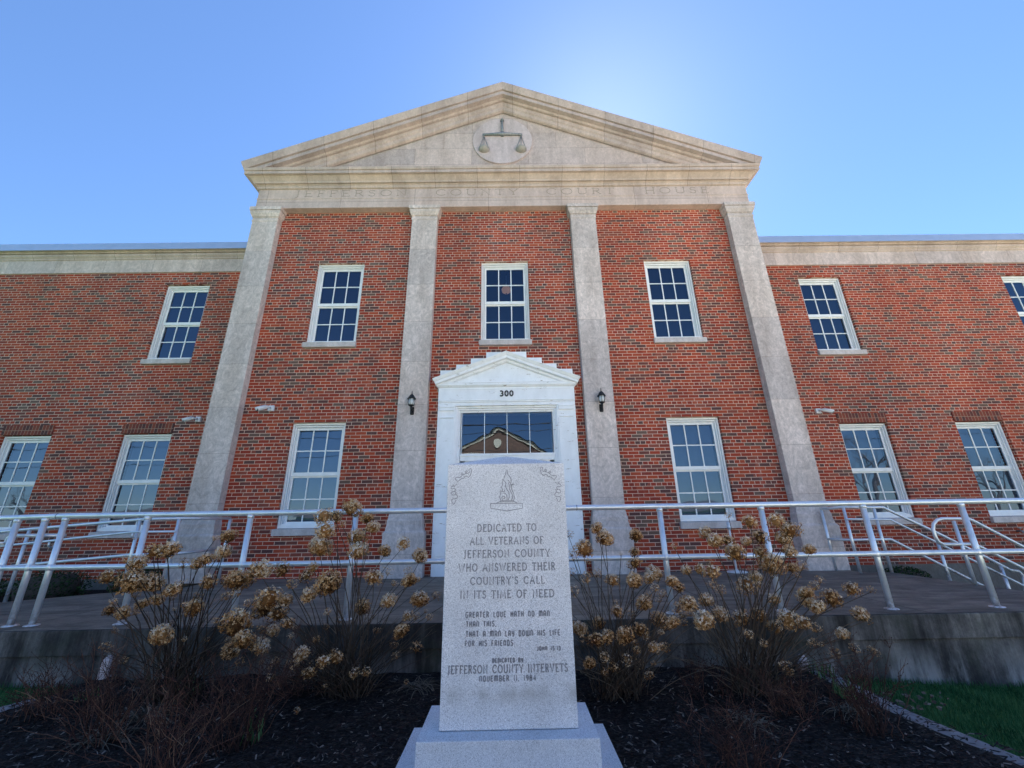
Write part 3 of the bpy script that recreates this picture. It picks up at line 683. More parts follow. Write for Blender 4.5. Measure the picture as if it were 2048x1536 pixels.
# transom and doors
g0, g1 = AD(675, 592, YD+.16), AD(1403, 590, YD+.16); gb = AD(1030, 930, YD+.16).z; gt = AD(1030, 588, YD+.16).z
gx0, gx1 = g0.x, g1.x
mb = MB()
ox0, ox1, oz = AD(622, 560).x, AD(1448, 550).x, zcap; kx = ((gx0-ox0)+(ox1-gx1))/2/.19
for t, y0_ in ((0, .06), (.05*kx, .09), (.10*kx, .12)):
    w_ = .049*kx
    mb.box(ox0+t, ox0+t+w_, YD+y0_, YB+.25, .515, oz-t*1.4); mb.box(ox1-t-w_, ox1-t, YD+y0_, YB+.25, .515, oz-t*1.4)
    mb.box(ox0+t+w_, ox1-t-w_, YD+y0_, YB+.25, oz-t*1.4-w_*1.4, oz-t*1.4-.001)
mb.box(gx0-.02, gx1+.02, YD+.12, YB+.2, gb-.14, gb); mb.box(gx0-.02, gx1+.02, YD+.105, YD+.12, gb-.05, gb-.01)
mb.box(ox0+.1, gx0, YD+.135, YB+.2, gb, oz); mb.box(gx1, ox1-.1, YD+.135, YB+.2, gb, oz); mb.box(gx0, gx1, YD+.13, YB+.2, gt, oz)
part('door_frame', mb, M['door'], sur, bevel=.003)
mb = MB(); mb.add([(gx0, YD+.16, gb), (gx1, YD+.16, gb), (gx1, YD+.16, gt), (gx0, YD+.16, gt)], [(0, 1, 2, 3)]); part('transom_pane', mb, M['glass'], sur)
mb = MB()
for k_ in (1, 2, 3): x = gx0+(gx1-gx0)*k_/4; mb.box(x-.006, x+.006, YD+.145, YD+.159, gb, gt)
part('transom_bars', mb, M['trim'], sur)
for s in (-1, 1):
    xm = (gx0+gx1)/2+s*.42; mb = MB(); mb.box(xm-.415, xm+.415, YD+.15, YD+.20, .53, gb-.141)
    for za, zb_ in ((.75, 1.35), (1.5, 2.5)): mb.box(xm-.22, xm+.22, YD+.135, YD+.15, za, zb_)
    part('door_leaf', mb, M['door'], sur, bevel=.004)

# ================================================================== fixtures on the wall
def lantern(px, label):
    base = at(px[0], px[1], Y=YP)                 # centre of the backplate
    t = thing('wall_lantern', label, 'lantern', (base.x, YP, base.z), 'wall lanterns beside the entrance')
    t.scale = (.74, .74, .74); o = base; mb = MB()
    mb.rings([(.0, o.z-.11), (.012, o.z-.09), (.012, o.z+.09), (.0, o.z+.11)], o.x-.04, o.x+.04, YP-.006, YP+.01)
    mb.tube([o+Vector((0, -.01, .04)), o+Vector((0, -.09, -.02)), o+Vector((0, -.15, .03)), o+Vector((0, -.15, .10))], [.022, .026, .024, .03], 10)
    mb.tube([o+Vector((0, -.01, -.06)), o+Vector((0, -.06, -.09)), o+Vector((0, -.10, -.04))], .014, 8)
    part('bracket', mb, M['black'], t)
    c = o+Vector((0, -.15, .11)); mb = MB()
    mb.lathe([(.001, -.02), (.05, -.015), (.075, .0), (.085, .012), (.07, .02), (.001, .02)], c, 16)
    for k_ in range(6):
        a = k_*math.pi/3+.3; d = Vector((math.cos(a), math.sin(a), 0)); mb.tube([c+d*.066+Vector((0, 0, .015)), c+d*.088+Vector((0, 0, .09)), c+d*.078+Vector((0, 0, .19))], .006, 5)
    part('cage', mb, M['black'], t)
    mb = MB(); mb.lathe([(.001, .014), (.056, .02), (.076, .06), (.080, .10), (.070, .185), (.001, .186)], c, 18); part('glass_shade', mb, M['lglass'], t)
    mb = MB(); mb.lathe([(.112, .18), (.116, .188), (.10, .21), (.065, .27), (.045, .30), (.02, .32), (.012, .34), (.016, .35), (.010, .37), (.008, .41), (.001, .42)], c, 18)
    mb.lathe([(.112, .18), (.001, .182)], c, 18); part('cap', mb, M['black'], t)
lantern((824.5, 822), 'black wall lantern on the pilaster left of the white doorway')
lantern((1202.5, 816), 'black wall lantern on the pilaster right of the white doorway')
def sec_cam(px, Y, d, label, pitch=-.25):
    o = at(px[0], px[1], Y=Y-.05)
    t = thing('security_camera', label, 'camera', (o.x, Y, o.z), 'bullet cameras on the brick walls'); t.scale = (.88, .88, .88)
    mb = MB(); mb.box(o.x-.065, o.x+.065, Y-.05, Y+.005, o.z-.065, o.z+.065); part('junction_box', mb, M['camw'], t, bevel=.006)
    dv = Vector(d).normalized(); s = o+Vector((0, -.02, 0)); e = s+dv*.05
    mb = MB(); mb.tube([s, s+Vector((0, -.07, -.005)), e+Vector((0, -.05, 0))], .02, 10); part('arm', mb, M['camw'], t)
    a = e+Vector((0, -.05, 0)); b_ = a+dv*.17+Vector((0, -.02, -.075)); ax = (b_-a).normalized()
    mb = MB(); mb.tube([a-ax*.03, a, b_-ax*.02, b_], [.03, .044, .046, .046], 14)
    mb.tube([a+ax*.02+Vector((0, 0, .016)), b_+ax*.03+Vector((0, 0, .016))], [.044, .043], 14); part('camera_body', mb, M['camw'], t)
    mb = MB(); mb.tube([b_-ax*.006, b_+ax*.014], .043, 14); mb.box(b_.x-.02, b_.x+.02, b_.y-.02, b_.y+.02, b_.z-.04, b_.z-.03); part('lens', mb, M['camb'], t)
sec_cam((395, 838), YW, (-.9, -.4, 0), 'white bullet security camera left of the outermost left pilaster, over the wing window')
sec_cam((541, 816), YB, (-.65, -.75, -.1), 'white security camera between the two left pilasters, facing left')
sec_cam((1638, 821.5), YW, (.95, -.4, 0), 'white bullet security camera right of the outermost right pilaster, facing right')
# lamp seen through the upper centre window
o = at(1012.5, 581, Y=9.3)
t = thing('ceiling_lamp', 'round amber ceiling lamp seen through the upper middle window', 'lamp', (o.x, o.y, 7.62))
mb = MB(); mb.tube([(o.x, o.y, 7.62), (o.x, o.y, o.z+.08)], .012, 8); part('rod', mb, M['bronze'], t)
kk = NT('lit_globe'); kk.color((.55, .36, .24)); kk.b.inputs['Emission Color'].default_value = (1, .52, .30, 1); kk.b.inputs['Emission Strength'].default_value = .06
mb = MB(); mb.lathe([(.001, -.09), (.05, -.085), (.11, -.04), (.125, .03), (.10, .075), (.03, .09), (.001, .09)], o, 20); part('globe', mb, kk.m, t)
mb = MB(); mb.lathe([(.001, -.115), (.015, -.10), (.02, -.09), (.001, -.085)], o, 10); part('finial', mb, M['black'], t)
# wall tap on the right wing
o = at(2036, 1062, Y=YW-.02); t = thing('wall_tap', 'small dark metal tap on the brick at the far right', 'tap', (o.x, YW, o.z))
mb = MB(); mb.tube([o+Vector((0, .03, 0)), o+Vector((0, -.07, 0)), o+Vector((.01, -.10, -.06))], [.02, .018, .015], 8); part('spout', mb, M['bronze'], t)
mb = MB(); mb.tube([o+Vector((-.0, -.05, .02)), o+Vector((-.0, -.05, .06))], .008, 6); mb.tube([o+Vector((-.04, -.05, .06)), o+Vector((.04, -.05, .06))], .012, 6); part('handle', mb, M['bronze'], t)

# ================================================================== ground, terrace, walls
def gz(x, y):            # lawn height
    r = max(0, min(1, (x-2.2)/2.4)); l = max(0, min(1, (-x-2.5)/2.5))
    return .02-.135*r+.03*l
def grid(name, xs, ys, f, mat, kind='structure'):
    mb = MB(); nx, ny = len(xs), len(ys)
    vs = [(x, y, f(x, y)) for y in ys for x in xs]; fs = [(j*nx+i, j*nx+i+1, (j+1)*nx+i+1, (j+1)*nx+i) for j in range(ny-1) for i in range(nx-1)]
    mb.add(vs, fs, .5, True); return tag(part(name, mb, mat), kind=kind)
def frange(a, b, n): return [a+(b-a)*i/n for i in range(n+1)]
gxs = [-300, -60, -20, -12]+frange(-9, 9, 60)+[12, 20, 60, 300]
gys = [-300, -80, -26.01, -12, -6, -3]+frange(-1, 9, 40)+[20, 60, 300]
grid('lawn_ground', gxs, gys, lambda x, y: gz(x, y)-.03, M['lawn'])
road_pale = plain('bounce_road_concrete', (.38, .355, .32), .9, .2, 30); conc = plain('bounce_concrete', (.70, .62, .52), .9, .12, 6)  # worn concrete road and paving, both lightened to bounce sun onto the shaded facade
mb = MB(); mb.add([(-300, -19, .0), (300, -19, .0), (300, -9.5, .0), (-300, -9.5, .0)], [(0, 1, 2, 3)]); mb.v = [v+Vector((0, 0, -.10)) for v in mb.v]
mb2 = MB(); mb2.box(-300, 300, -19, -9.5, -.30, -.04+.052); tag(part('road', mb2, road_pale), kind='structure')
mb = MB(); mb.box(-300, 300, -9.5, -.4, -.3, .0); mb.box(-300, 300, -22, -19, -.3, .10); tag(part('bounce_sidewalk', mb, conc), kind='structure')  # unseen paving, widened behind the camera to bounce sunlight onto the facade
# terrace
PF, PB = .488, .520
def pz(x, y):
    z = PF+(PB-PF)*(y-4.54)/(7.9-4.54)
    if x < -5.9: z -= (-5.9-x)*.066*max(0, min(1, (y-4.9)/1.2))
    return z
mb = MB()
def slab(xs, ys):
    nx = len(xs); v0 = len(mb.v)
    vs = [(x, y, pz(x, y)) for y in ys for x in xs]; mb.add(vs, [(j*nx+i, j*nx+i+1, (j+1)*nx+i+1, (j+1)*nx+i) for j in range(len(ys)-1) for i in range(nx-1)])
slab(frange(-12, -5.2, 12), frange(4.535, 6.93, 8)); slab(frange(-5.2, 5.95, 12), frange(4.535, 8.06, 10)); slab([5.95, 6.37], frange(4.535, 7.48, 6))
tag(part('terrace', mb, M['cfloor']), kind='structure')
def wall_run(mb, p0, p1, t, zt, zb):
    d = Vector((p1[0]-p0[0], p1[1]-p0[1], 0)).normalized(); n_ = Vector((-d.y, d.x, 0))*t
    a, b_ = Vector((p0[0], p0[1], 0)), Vector((p1[0], p1[1], 0))
    mb.add([a+Vector((0, 0, zb)), b_+Vector((0, 0, zb)), b_+n_+Vector((0, 0, zb)), a+n_+Vector((0, 0, zb)), a+Vector((0, 0, zt)), b_+Vector((0, 0, zt)), b_+n_+Vector((0, 0, zt)), a+n_+Vector((0, 0, zt))],
           [(0, 3, 2, 1), (4, 5, 6, 7), (0, 1, 5, 4), (1, 2, 6, 5), (2, 3, 7, 6), (3, 0, 4, 7)])
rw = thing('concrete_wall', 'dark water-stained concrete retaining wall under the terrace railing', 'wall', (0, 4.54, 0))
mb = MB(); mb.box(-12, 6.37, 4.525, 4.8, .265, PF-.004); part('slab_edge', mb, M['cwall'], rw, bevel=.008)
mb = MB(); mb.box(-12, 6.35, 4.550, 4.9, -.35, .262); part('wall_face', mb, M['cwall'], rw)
mb = MB(); mb.box(6.05, 6.372, 4.81, 7.47, -.3, .46); mb.box(5.9, 6.35, 7.40, 7.475, -.3, .50); part('side_wall', mb, M['cwall'], rw)
mb = MB(); mb.box(-12, -5.2, 6.90, 6.94, -.3, .36); part('back_wall', mb, M['cwall'], rw)
# planting beds beside the wings
mb = MB(); mb.box(-19, -5.21, 6.945, YW-.01, -.3, .30); mb.box(5.96, 6.75, 7.48, YW-.01, -.3, .33); mb.box(6.751, 19, 7.48, YW-.01, -.3, -.05)
tag(part('side_bed', mb, M['mulch']), kind='structure')
# steps down on the right
mb = MB()
for i in range(7): mb.box(6.374+i*.30, 6.374+(i+1)*.30+.001, 6.0, 7.47, -.3, .42-i*.085)
tag(part('steps', mb, M['cfloor'], bevel=.01), kind='structure')
# mulch bed
def mz(x, y):
    return .045+.035*noise.noise(Vector((x*2.2, y*2.2, 0)))+.018*noise.noise(Vector((x*9, y*9, 3)))+.012*(y-2.5)
bR = [(at(1592, 1338, Z=.02).x, 4.55), (at(1592, 1338, Z=.02).x+.02, at(1592, 1338, Z=.02).y)]
e0 = at(1600, 1333, Z=.0); e1 = at(1800, 1435, Z=-.02); e2 = at(2040, 1536, Z=-.03)

l0 = at(72, 1402, Z=.05); l1 = at(-60, 1437, Z=.05)
def xr_at(y):        # right border of the bed
    if y > e1.y: return e1.x+(e0.x-e1.x)*(y-e1.y)/(e0.y-e1.y)
    return e2.x+(e1.x-e2.x)*(y-e2.y)/(e1.y-e2.y)
def xl_at(y): return l0.x+(l1.x-l0.x)*(y-l0.y)/(l1.y-l0.y) if y < l0.y else l0.x
mb = MB(); NX, NY = 150, 90; ys_ = frange(.6, 4.56, NY)
vs = []
for y in ys_:
    yy = max(y, 1.6); a, b_ = max(-6.5, xl_at(yy)), min(6.5, xr_at(yy))
    for i in range(NX+1):
        x = a+(b_-a)*i/NX; e = min(i, NX-i)/6; vs.append((x, y, mz(x, y)*min(1, .2+e)+.0+(gz(x, y)-.0)*(1-min(1, e))))
fs = [(j*(NX+1)+i, j*(NX+1)+i+1, (j+1)*(NX+1)+i+1, (j+1)*(NX+1)+i) for j in range(NY) for i in range(NX)]
mb.add(vs, fs, .5, True); tag(part('mulch_bed', mb, M['mulch']), kind='structure')
# edging strips
ed = tag(part('concrete_edging', MB(), M['edging']), 'flat grey concrete strip dividing the mulch from the right-hand lawn', 'edging')
bpy.data.objects.remove(ed)
def strip(pts, w, h, label):
    mb = MB()
    for i in range(len(pts)-1):
        a, b_ = Vector(pts[i]), Vector(pts[i+1]); d = (b_-a).normalized(); n_ = Vector((-d.y, d.x, 0))*w/2
        L_ = (b_-a).length; k_ = max(1, int(L_/.6))
        for j in range(k_):
            p, q = a+(b_-a)*(j/k_), a+(b_-a)*((j+1)/k_-.006); dz = Vector((0, 0, random.uniform(-.006, .006)))
            v_ = [p-n_, q-n_, q+n_, p+n_]; mb.add([u_-Vector((0, 0, .08)) for u_ in v_]+[u_+Vector((0, 0, h))+dz for u_ in v_], [(0, 3, 2, 1), (4, 5, 6, 7), (0, 1, 5, 4), (1, 2, 6, 5), (2, 3, 7, 6), (3, 0, 4, 7)])
    o_ = part('concrete_edging', mb, M['edging'], bevel=.008); tag(o_, label, 'edging'); return o_
far = e2+(e2-e1).normalized()*1.6
strip([(e0.x, e0.y, .0), (e1.x, e1.y, -.03), (e2.x, e2.y, -.05), (far.x, far.y, -.05)], .24, .035, 'grey concrete edging strip between the mulch bed and the right lawn')
farl = l1+(l1-l0).normalized()*2
strip([(l0.x, l0.y, .03), (l1.x, l1.y, .03), (farl.x, farl.y, .03)], .14, .03, 'grey concrete edging strip between the mulch bed and the left lawn')
# two pale stone markers at the foot of the wall
for (px_, py_, lab) in ((1606, 1310, 'pale upright stone block against the wall at the right end of the bed'), (216, 1312, 'pale upright stone block against the wall at the left end of the bed')):
    c_ = at(px_, py_, Y=4.50); mb = MB(); mb.rings([(0, -.02), (.008, .02), (0.0, c_.z-.04), (-.02, c_.z+.0)], c_.x-.04, c_.x+.04, 4.49, 4.549)
    tag(part('stone_block', mb, M['medal'], bevel=.012), lab, 'stone', 'stone blocks at the foot of the wall')

# ================================================================== railings
YR = 4.75
def pl(pts, Y): return [at(a, b_, Y=Y) for a, b_ in pts]
fr = thing('pipe_railing', 'long white pipe railing along the front edge of the terrace', 'railing', (0, YR, PF))
top = pl([(-260, 1040), (0, 1036.5), (88, 1033.5), (125, 1032), (449, 1027.2), (888, 1020.3), (1144, 1015.4), (1608, 1008), (2046, 1001), (2260, 998)], YR)
midr = pl([(-260, 1138), (0, 1136), (146, 1134.5), (449, 1130), (790, 1124), (1242, 1115.5), (1618, 1109.5), (2046, 1102.4), (2260, 1099)], YR)
def zat(line, x):
    for a, b_ in zip(line, line[1:]):
        if a.x <= x <= b_.x: return a.z+(b_.z-a.z)*(x-a.x)/(b_.x-a.x)
    return line[-1].z
mb = MB(); mb.tube(top, .030, 16); part('top_rail', mb, M['pipe'], fr)
mb = MB(); mb.tube(midr, .027, 16); part('middle_rail', mb, M['pipe'], fr)
mb = MB()
for a in (117, 1154): p = at(a, 1030, Y=YR); z_ = zat(top, p.x); mb.tube([(p.x-.004, YR, z_), (p.x+.004, YR, z_)], .0308, 16)
part('pipe_joint', mb, M['bronze'], fr)
for x in (-5.42, -5.12, -4.90, -4.00, -2.87, -1.71, -.58, .55, 1.67, 2.81, 3.96, 5.07, 6.2):
    mb = MB(); zt_ = zat(top, x)-.012; mb.tube([(x, YR, pz(x, YR)-.01), (x, YR, zt_)], .029, 16)
    po = part('post', mb, M['pipe'], fr)
    zq = zat(midr, x); mb = MB(); mb.lathe([(.028, -.034), (.033, -.030), (.035, 0), (.033, .030), (.028, .034)], (x, YR, zq), 16); mb.lathe([(.028, -.022), (.034, -.018), (.034, .012), (.028, .016)], (x, YR, zt_-.02), 16); part('weld', mb, M['pipe'], po)
    mb = MB(); mb.lathe([(.03, .014), (.034, .013), (.062, .006), (.066, -.002), (.03, -.004)], (x, YR, pz(x, YR)), 18); part('flange', mb, M['pipe'], po)
# rails of the ramp, left
lr = thing('ramp_railing', 'white pipe railing with round handrail sloping down along the ramp at the left', 'railing', (-5.3, 6.85, .52))
L1, L2 = at(461, 1036.6, Y=7.72), at(359, 1036.6, Y=6.85)
topl = [L1, L2]+pl([(281, 1039), (0, 1063.5), (-260, 1086)], 6.85)
mb = MB(); mb.tube(topl, .024, 12); part('top_rail', mb, M['pipe'], lr)
mb = MB(); mb.tube([at(430, 1099, Y=7.72), at(352, 1107.4, Y=6.85)]+pl([(258.8, 1110), (105, 1124.5), (-260, 1160)], 6.85), .022, 12); part('middle_rail', mb, M['pipe'], lr)
hr = pl([(351.6, 1063), (265, 1064), (10, 1091.6), (-260, 1120)], 6.77)
mb = MB(); mb.tube(hr, .018, 12); part('handrail', mb, M['pipe'], lr)
mb = MB()
for a, b_ in ((266, 1064), (99.6, 1082)):
    p = at(a, b_, Y=6.77); mb.tube([p+Vector((0, 0, -.01)), p+Vector((0, 0, -.07)), p+Vector((.0, .05, -.10)), p+Vector((0, .085, -.07))], .013, 8)
part('bracket', mb, M['pipe'], lr)
for P_, zb_ in ((L1, .51), (L2, .51), (at(281, 1039, Y=6.85), .50), (at(60, 1058.5, Y=6.85), .40)):
    mb = MB(); mb.tube([(P_.x, P_.y, zb_), (P_.x, P_.y, P_.z-.01)], .024, 12); part('post', mb, M['pipe'], lr)
# short handrail with return at the front of the ramp
lh = thing('ramp_handrail', 'short level white handrail behind the left end of the front railing', 'railing', (-5.4, 4.83, 1.2))
mb = MB(); mb.tube(pl([(130, 1071), (24, 1071), (16, 1076), (10, 1088), (-260, 1110)], 4.84), .018, 12); part('handrail', mb, M['pipe'], lh)
mb = MB(); p = at(22, 1072, Y=4.84); mb.tube([p, p+Vector((0, 0, -.07)), p+Vector((-.02, -.08, -.07))], .014, 8); part('bracket', mb, M['pipe'], lh)
# rails of the steps, right
rr_ = thing('stair_railing', 'white pipe railing from the right pilaster down the far side of the steps', 'railing', (6.3, 7.42, .52))
YS = 7.42; R1 = at(1641.8, 1018, Y=7.80); R1m = at(1655.2, 1078.3, Y=7.80)
mb = MB(); mb.tube([R1]+pl([(1686, 1014), (1746, 1014.5), (1765, 1014.5), (1866.6, 1062.2), (1969, 1113.2), (2022, 1141), (2036, 1142), (2045, 1151), (2049, 1168), (2052, 1190)], YS), .024, 12); part('top_rail', mb, M['pipe'], rr_)
mb = MB(); mb.tube([R1m]+pl([(1706, 1080), (1781, 1078.3), (1847, 1111.8), (1940.4, 1159), (2060, 1219)], YS), .022, 12); part('middle_rail', mb, M['pipe'], rr_)
mb = MB(); mb.tube(pl([(1692.7, 1038.2), (1779.6, 1039), (1870, 1083.2), (1976, 1136), (2046, 1171), (2090, 1193)], YS-.08), .018, 12); part('handrail', mb, M['pipe'], rr_)
for P_, zb_ in ((R1, .50), (at(1686, 1014, Y=YS), .50), (at(1746, 1015, Y=YS), .50), (at(1868.8, 1066, Y=YS), .0), (at(2000.6, 1131, Y=YS), -.1)):
    mb = MB(); mb.tube([(P_.x, P_.y, zb_), (P_.x, P_.y, P_.z-.01)], .024, 12); part('post', mb, M['pipe'], rr_)
ns = thing('stair_railing', 'white pipe railing with a rounded loop end on the near side of the steps', 'railing', (6.29, 6.07, .5))
YN = 6.07
loop = [(2120, 1131), (2048, 1094.6), (1943, 1040), (1936, 1037.3), (1884, 1037.3), (1874, 1040), (1867, 1048), (1866, 1058), (1870, 1072), (1876, 1083), (1886, 1088.6), (1945, 1088.2), (1960, 1093.5), (2048, 1137.6), (2120, 1174)]
mb = MB(); mb.tube(pl(loop, YN), .021, 12); part('looped_rail', mb, M['pipe'], ns)
mb = MB(); T = at(1906, 1040, Y=YN); mb.tube([(T.x, YN, .49), (T.x, YN, T.z-.01)], .022, 12); part('post', mb, M['pipe'], ns)
mb = MB(); T = at(2100, 1122, Y=YN); mb.tube([(T.x, YN, .0), (T.x, YN, T.z-.01)], .022, 12); part('post', mb, M['pipe'], ns)
# stanchion near the right window
o = at(1474, 1145, Z=.518); st = thing('stanchion', 'slim white post on a round base below the right lower window', 'post', (o.x, o.y, .518))
mb = MB(); mb.lathe([(.001, .0), (.17, .0), (.175, .012), (.15, .022), (.03, .03), (.02, .05)], (o.x, o.y, pz(o.x, o.y)), 24); part('base', mb, M['camw'], st)
tz = at(1458, 1045, Y=o.y).z; mb = MB(); mb.tube([(o.x, o.y, .53), (o.x, o.y, tz-.1)], .017, 12); part('pole', mb, M['camw'], st)
mb = MB(); mb.lathe([(.02, -.12), (.034, -.11), (.034, -.05), (.026, -.04), (.036, -.02), (.036, .0), (.001, .005)], (o.x, o.y, tz), 16); part('head', mb, M['flash'], st)

# ================================================================== monument
YM = 2.70
mon = thing('memorial_stone', 'grey granite veterans memorial slab with engraved dedication on stepped bases', 'monument', (-.023, 2.82, 0))
TL, TR_, BL, BR = at(897, 930, Y=YM), at(1127, 925, Y=YM), at(877, 1462, Y=YM), at(1157, 1460, Y=YM)
mx0, mx1 = (TL.x+BL.x)/2, (TR_.x+BR.x)/2; mz0, mz1 = (BL.z+BR.z)/2, (TL.z+TR_.z)/2
MD = .235
pk = at(1010, 912.5, Y=YM+MD/2)
mb = MB(); cx = (mx0+mx1)/2
mb.add([(mx0, YM, mz0+.003), (mx1, YM, mz0+.003), (mx1, YM+MD, mz0+.003), (mx0, YM+MD, mz0+.003), (mx0, YM, mz1), (mx1, YM, mz1), (mx1, YM+MD, mz1), (mx0, YM+MD, mz1), (cx, YM+MD/2, pk.z)],
       [(0, 3, 2, 1), (0, 1, 5, 4), (1, 2, 6, 5), (2, 3, 7, 6), (3, 0, 4, 7), (4, 5, 8), (5, 6, 8), (6, 7, 8), (7, 4, 8)])
slb = part('slab', mb, M['granite'], mon, bevel=.003)
t1f = at(832.7, 1481.4, Z=mz0); t1g = at(1201.9, 1479.5, Z=mz0); t1b = at(866.7, 1410.4, Z=mz0)
yf1 = (t1f.y+t1g.y)/2; z2 = .172
mb = MB(); mb.box(t1f.x, t1g.x, yf1, t1b.y, z2+.002, mz0); part('upper_base', mb, M['granite'], mon, bevel=.004)
t2l, t2r = at(829.2, 1453, Z=z2), at(1206.6, 1448.3, Z=z2); yb2 = (t2l.y+t2r.y)/2; yf2 = yf1-(yb2-t1b.y)
mb = MB(); mb.box(t2l.x, t2r.x, yf2, yb2, -.05, z2); part('lower_base', mb, M['granite'], mon, bevel=.004)
mb = MB()
def E(x, y): return 780+x/4.267, 880+y/4.267
def F(x, y): return 780+x/4.267, 1176+y/4.267
lines = [('DEDICATED TO', ROMAN, E, 745, 1248, 718, 778), ('ALL VETERANS OF', ROMAN, E, 683, 1308, 828, 888), ('JEFFERSON COUNTY', ROMAN, E, 628, 1365, 938, 998),
 ('WHO ANSWERED THEIR', ROMAN, E, 585, 1410, 1052, 1114), ("COUNTRY'S CALL", ROMAN, E, 685, 1318, 1168, 1228), ('IN ITS TIME OF NEED', ROMAN, E, 600, 1403, 1283, 1345),
 ('GREATER LOVE HATH NO MAN', DECO, F, 645, 1362, 201, 245), ('THAN THIS,', DECO, F, 650, 905, 285, 328), ('THAT A MAN LAY DOWN HIS LIFE', DECO, F, 648, 1452, 364, 409),
 ('FOR HIS FRIENDS.', DECO, F, 640, 1065, 449, 493), ('JOHN 15:13', DECO, F, 1255, 1455, 499, 530), ('DEDICATED BY', DECO, F, 873, 1135, 600, 633),
 ('JEFFERSON COUNTY INTERVETS', ROMAN, F, 490, 1517, 656, 721), ('NOVEMBER 11, 1984', DECO, F, 763, 1245, 748, 792)]
for txt, font, fn, xa, xb, ya, yb_ in lines:
    p0, p1 = at(*fn(xa, yb_), Y=YM), at(*fn(xb, yb_), Y=YM); q0 = at(*fn((xa+xb)/2, ya), Y=YM); qb = at(*fn((xa+xb)/2, yb_), Y=YM)
    mb = MB(); lettering(mb, txt, font, p0.x, p1.x, qb.z, q0.z-qb.z, YM, .0070 if font is ROMAN else .0070); part('inscription', mb, M['engr'], slb)
def EM(pts): 
    r_ = [at(*E(a, b_), Y=YM) for a, b_ in pts]; return [(p.x, p.z) for p in r_]
mb = MB()
emb = [[(858, 543), (1130, 540), (1130, 582), (998, 606), (860, 582), (858, 543)], [(905, 540), (935, 528), (1062, 527), (1088, 538)], [(940, 527), (945, 518), (1055, 517), (1060, 526)],
 [(945, 515), (936, 485), (945, 455), (942, 432), (955, 437), (962, 425), (950, 405), (960, 385), (957, 365), (965, 342), (958, 335), (972, 338), (975, 315), (985, 295), (988, 275), (998, 258), (1006, 272), (1000, 285), (1012, 302), (1025, 318), (1035, 345), (1030, 370), (1018, 395), (1022, 420), (1030, 440)],
 [(1055, 515), (1062, 490), (1055, 455), (1040, 425), (1036, 400), (1044, 382), (1060, 380), (1052, 374), (1038, 378), (1030, 395)], [(1030, 440), (1046, 470), (1044, 500), (1036, 515)],
 [(958, 512), (955, 492), (962, 480), (975, 480), (982, 492), (975, 503), (966, 498)], [(975, 450), (992, 465), (1000, 490), (998, 515)], [(970, 345), (990, 365), (985, 395), (995, 420), (1015, 445), (1018, 480), (1010, 512)], [(1005, 340), (1018, 355), (1010, 380)],
 [(948, 437), (975, 442), (978, 425)]]
for e_ in emb: ribbon(mb, EM(e_), YM, .0050)
part('flame_emblem', mb, M['engr'], slb, label='engraved outline of a flame on a small pedestal')
mb = MB()
scroll = [[(697, 262), (690, 245), (676, 248), (674, 262), (684, 270), (672, 282), (650, 286), (640, 272), (652, 262), (660, 270), (640, 290), (618, 300), (604, 292), (612, 280), (622, 290), (610, 312), (590, 322), (570, 318), (558, 325), (562, 340), (572, 345), (575, 360), (590, 345), (612, 330), (632, 326), (640, 312), (655, 308), (668, 318), (684, 306), (690, 290), (697, 262)],
 [(574, 380), (556, 385), (552, 398), (540, 392), (524, 398), (520, 412), (534, 418), (548, 412), (560, 424), (552, 438), (536, 440), (524, 452), (530, 470), (546, 470), (556, 462), (570, 470), (578, 486), (568, 500), (552, 504), (540, 500), (526, 508), (528, 528), (540, 548), (552, 540), (558, 522), (566, 512)],
 [(548, 440), (565, 445), (560, 462)], [(540, 392), (536, 380), (548, 384)]]
for e_ in scroll:
    a = EM(e_); ribbon(mb, a, YM, .0046); c2 = mx0+mx1; ribbon(mb, [(c2-x, z+.003) for x, z in a], YM, .0046)
part('corner_scrolls', mb, M['engr'], slb)

# ================================================================== plants
def rnd(a, b_): return random.uniform(a, b_)
def head_mesh(seed, n):
    rs = random.Random(seed); mb = MB()
    lump = [Vector((rs.gauss(0, 1), rs.gauss(0, 1), rs.gauss(0, 1))).normalized() for _ in range(4)]
    for i in range(n):
        d = Vector((rs.gauss(0, 1), rs.gauss(0, 1), rs.gauss(0, 1))).normalized()
        k_ = 1+sum(.12*max(0, d.dot(l_))**3*(1 if j % 2 else -1.5) for j, l_ in enumerate(lump))
        rr = k_*rs.uniform(.70, 1.04)
        if d.z < -.75: rr *= .8
        c_ = Vector((d.x*rr*.98, d.y*rr*.98, d.z*rr*.86))
        a = (d+Vector((rs.gauss(0, .5), rs.gauss(0, .5), rs.gauss(0, .5)))).normalized(); u_ = a.orthogonal().normalized(); w_ = a.cross(u_)
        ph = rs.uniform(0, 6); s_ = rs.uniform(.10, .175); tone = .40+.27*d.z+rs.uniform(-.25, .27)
        for q in range(3 if n > 100 else 4):
            t_ = ph+q*2.1; e1_ = u_*math.cos(t_)+w_*math.sin(t_); e2_ = a.cross(e1_)
            cur = a*rs.uniform(-.05, .07)
            mb.add([c_, c_+e1_*s_*.55+e2_*s_*.42, c_+e1_*s_+cur, c_+e1_*s_*.55-e2_*s_*.42], [(0, 1, 2, 3)], max(0, min(1, tone+rs.uniform(-.12, .12))))
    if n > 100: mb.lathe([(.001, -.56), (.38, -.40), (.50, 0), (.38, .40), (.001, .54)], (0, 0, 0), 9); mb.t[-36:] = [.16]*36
    for i in range(14):
        d = Vector((rs.gauss(0, 1), rs.gauss(0, 1), rs.gauss(.2, 1))).normalized(); mb.tube([(0, 0, -.8), d*.35, d*.85], .012, 3, False, .15)
    return mb
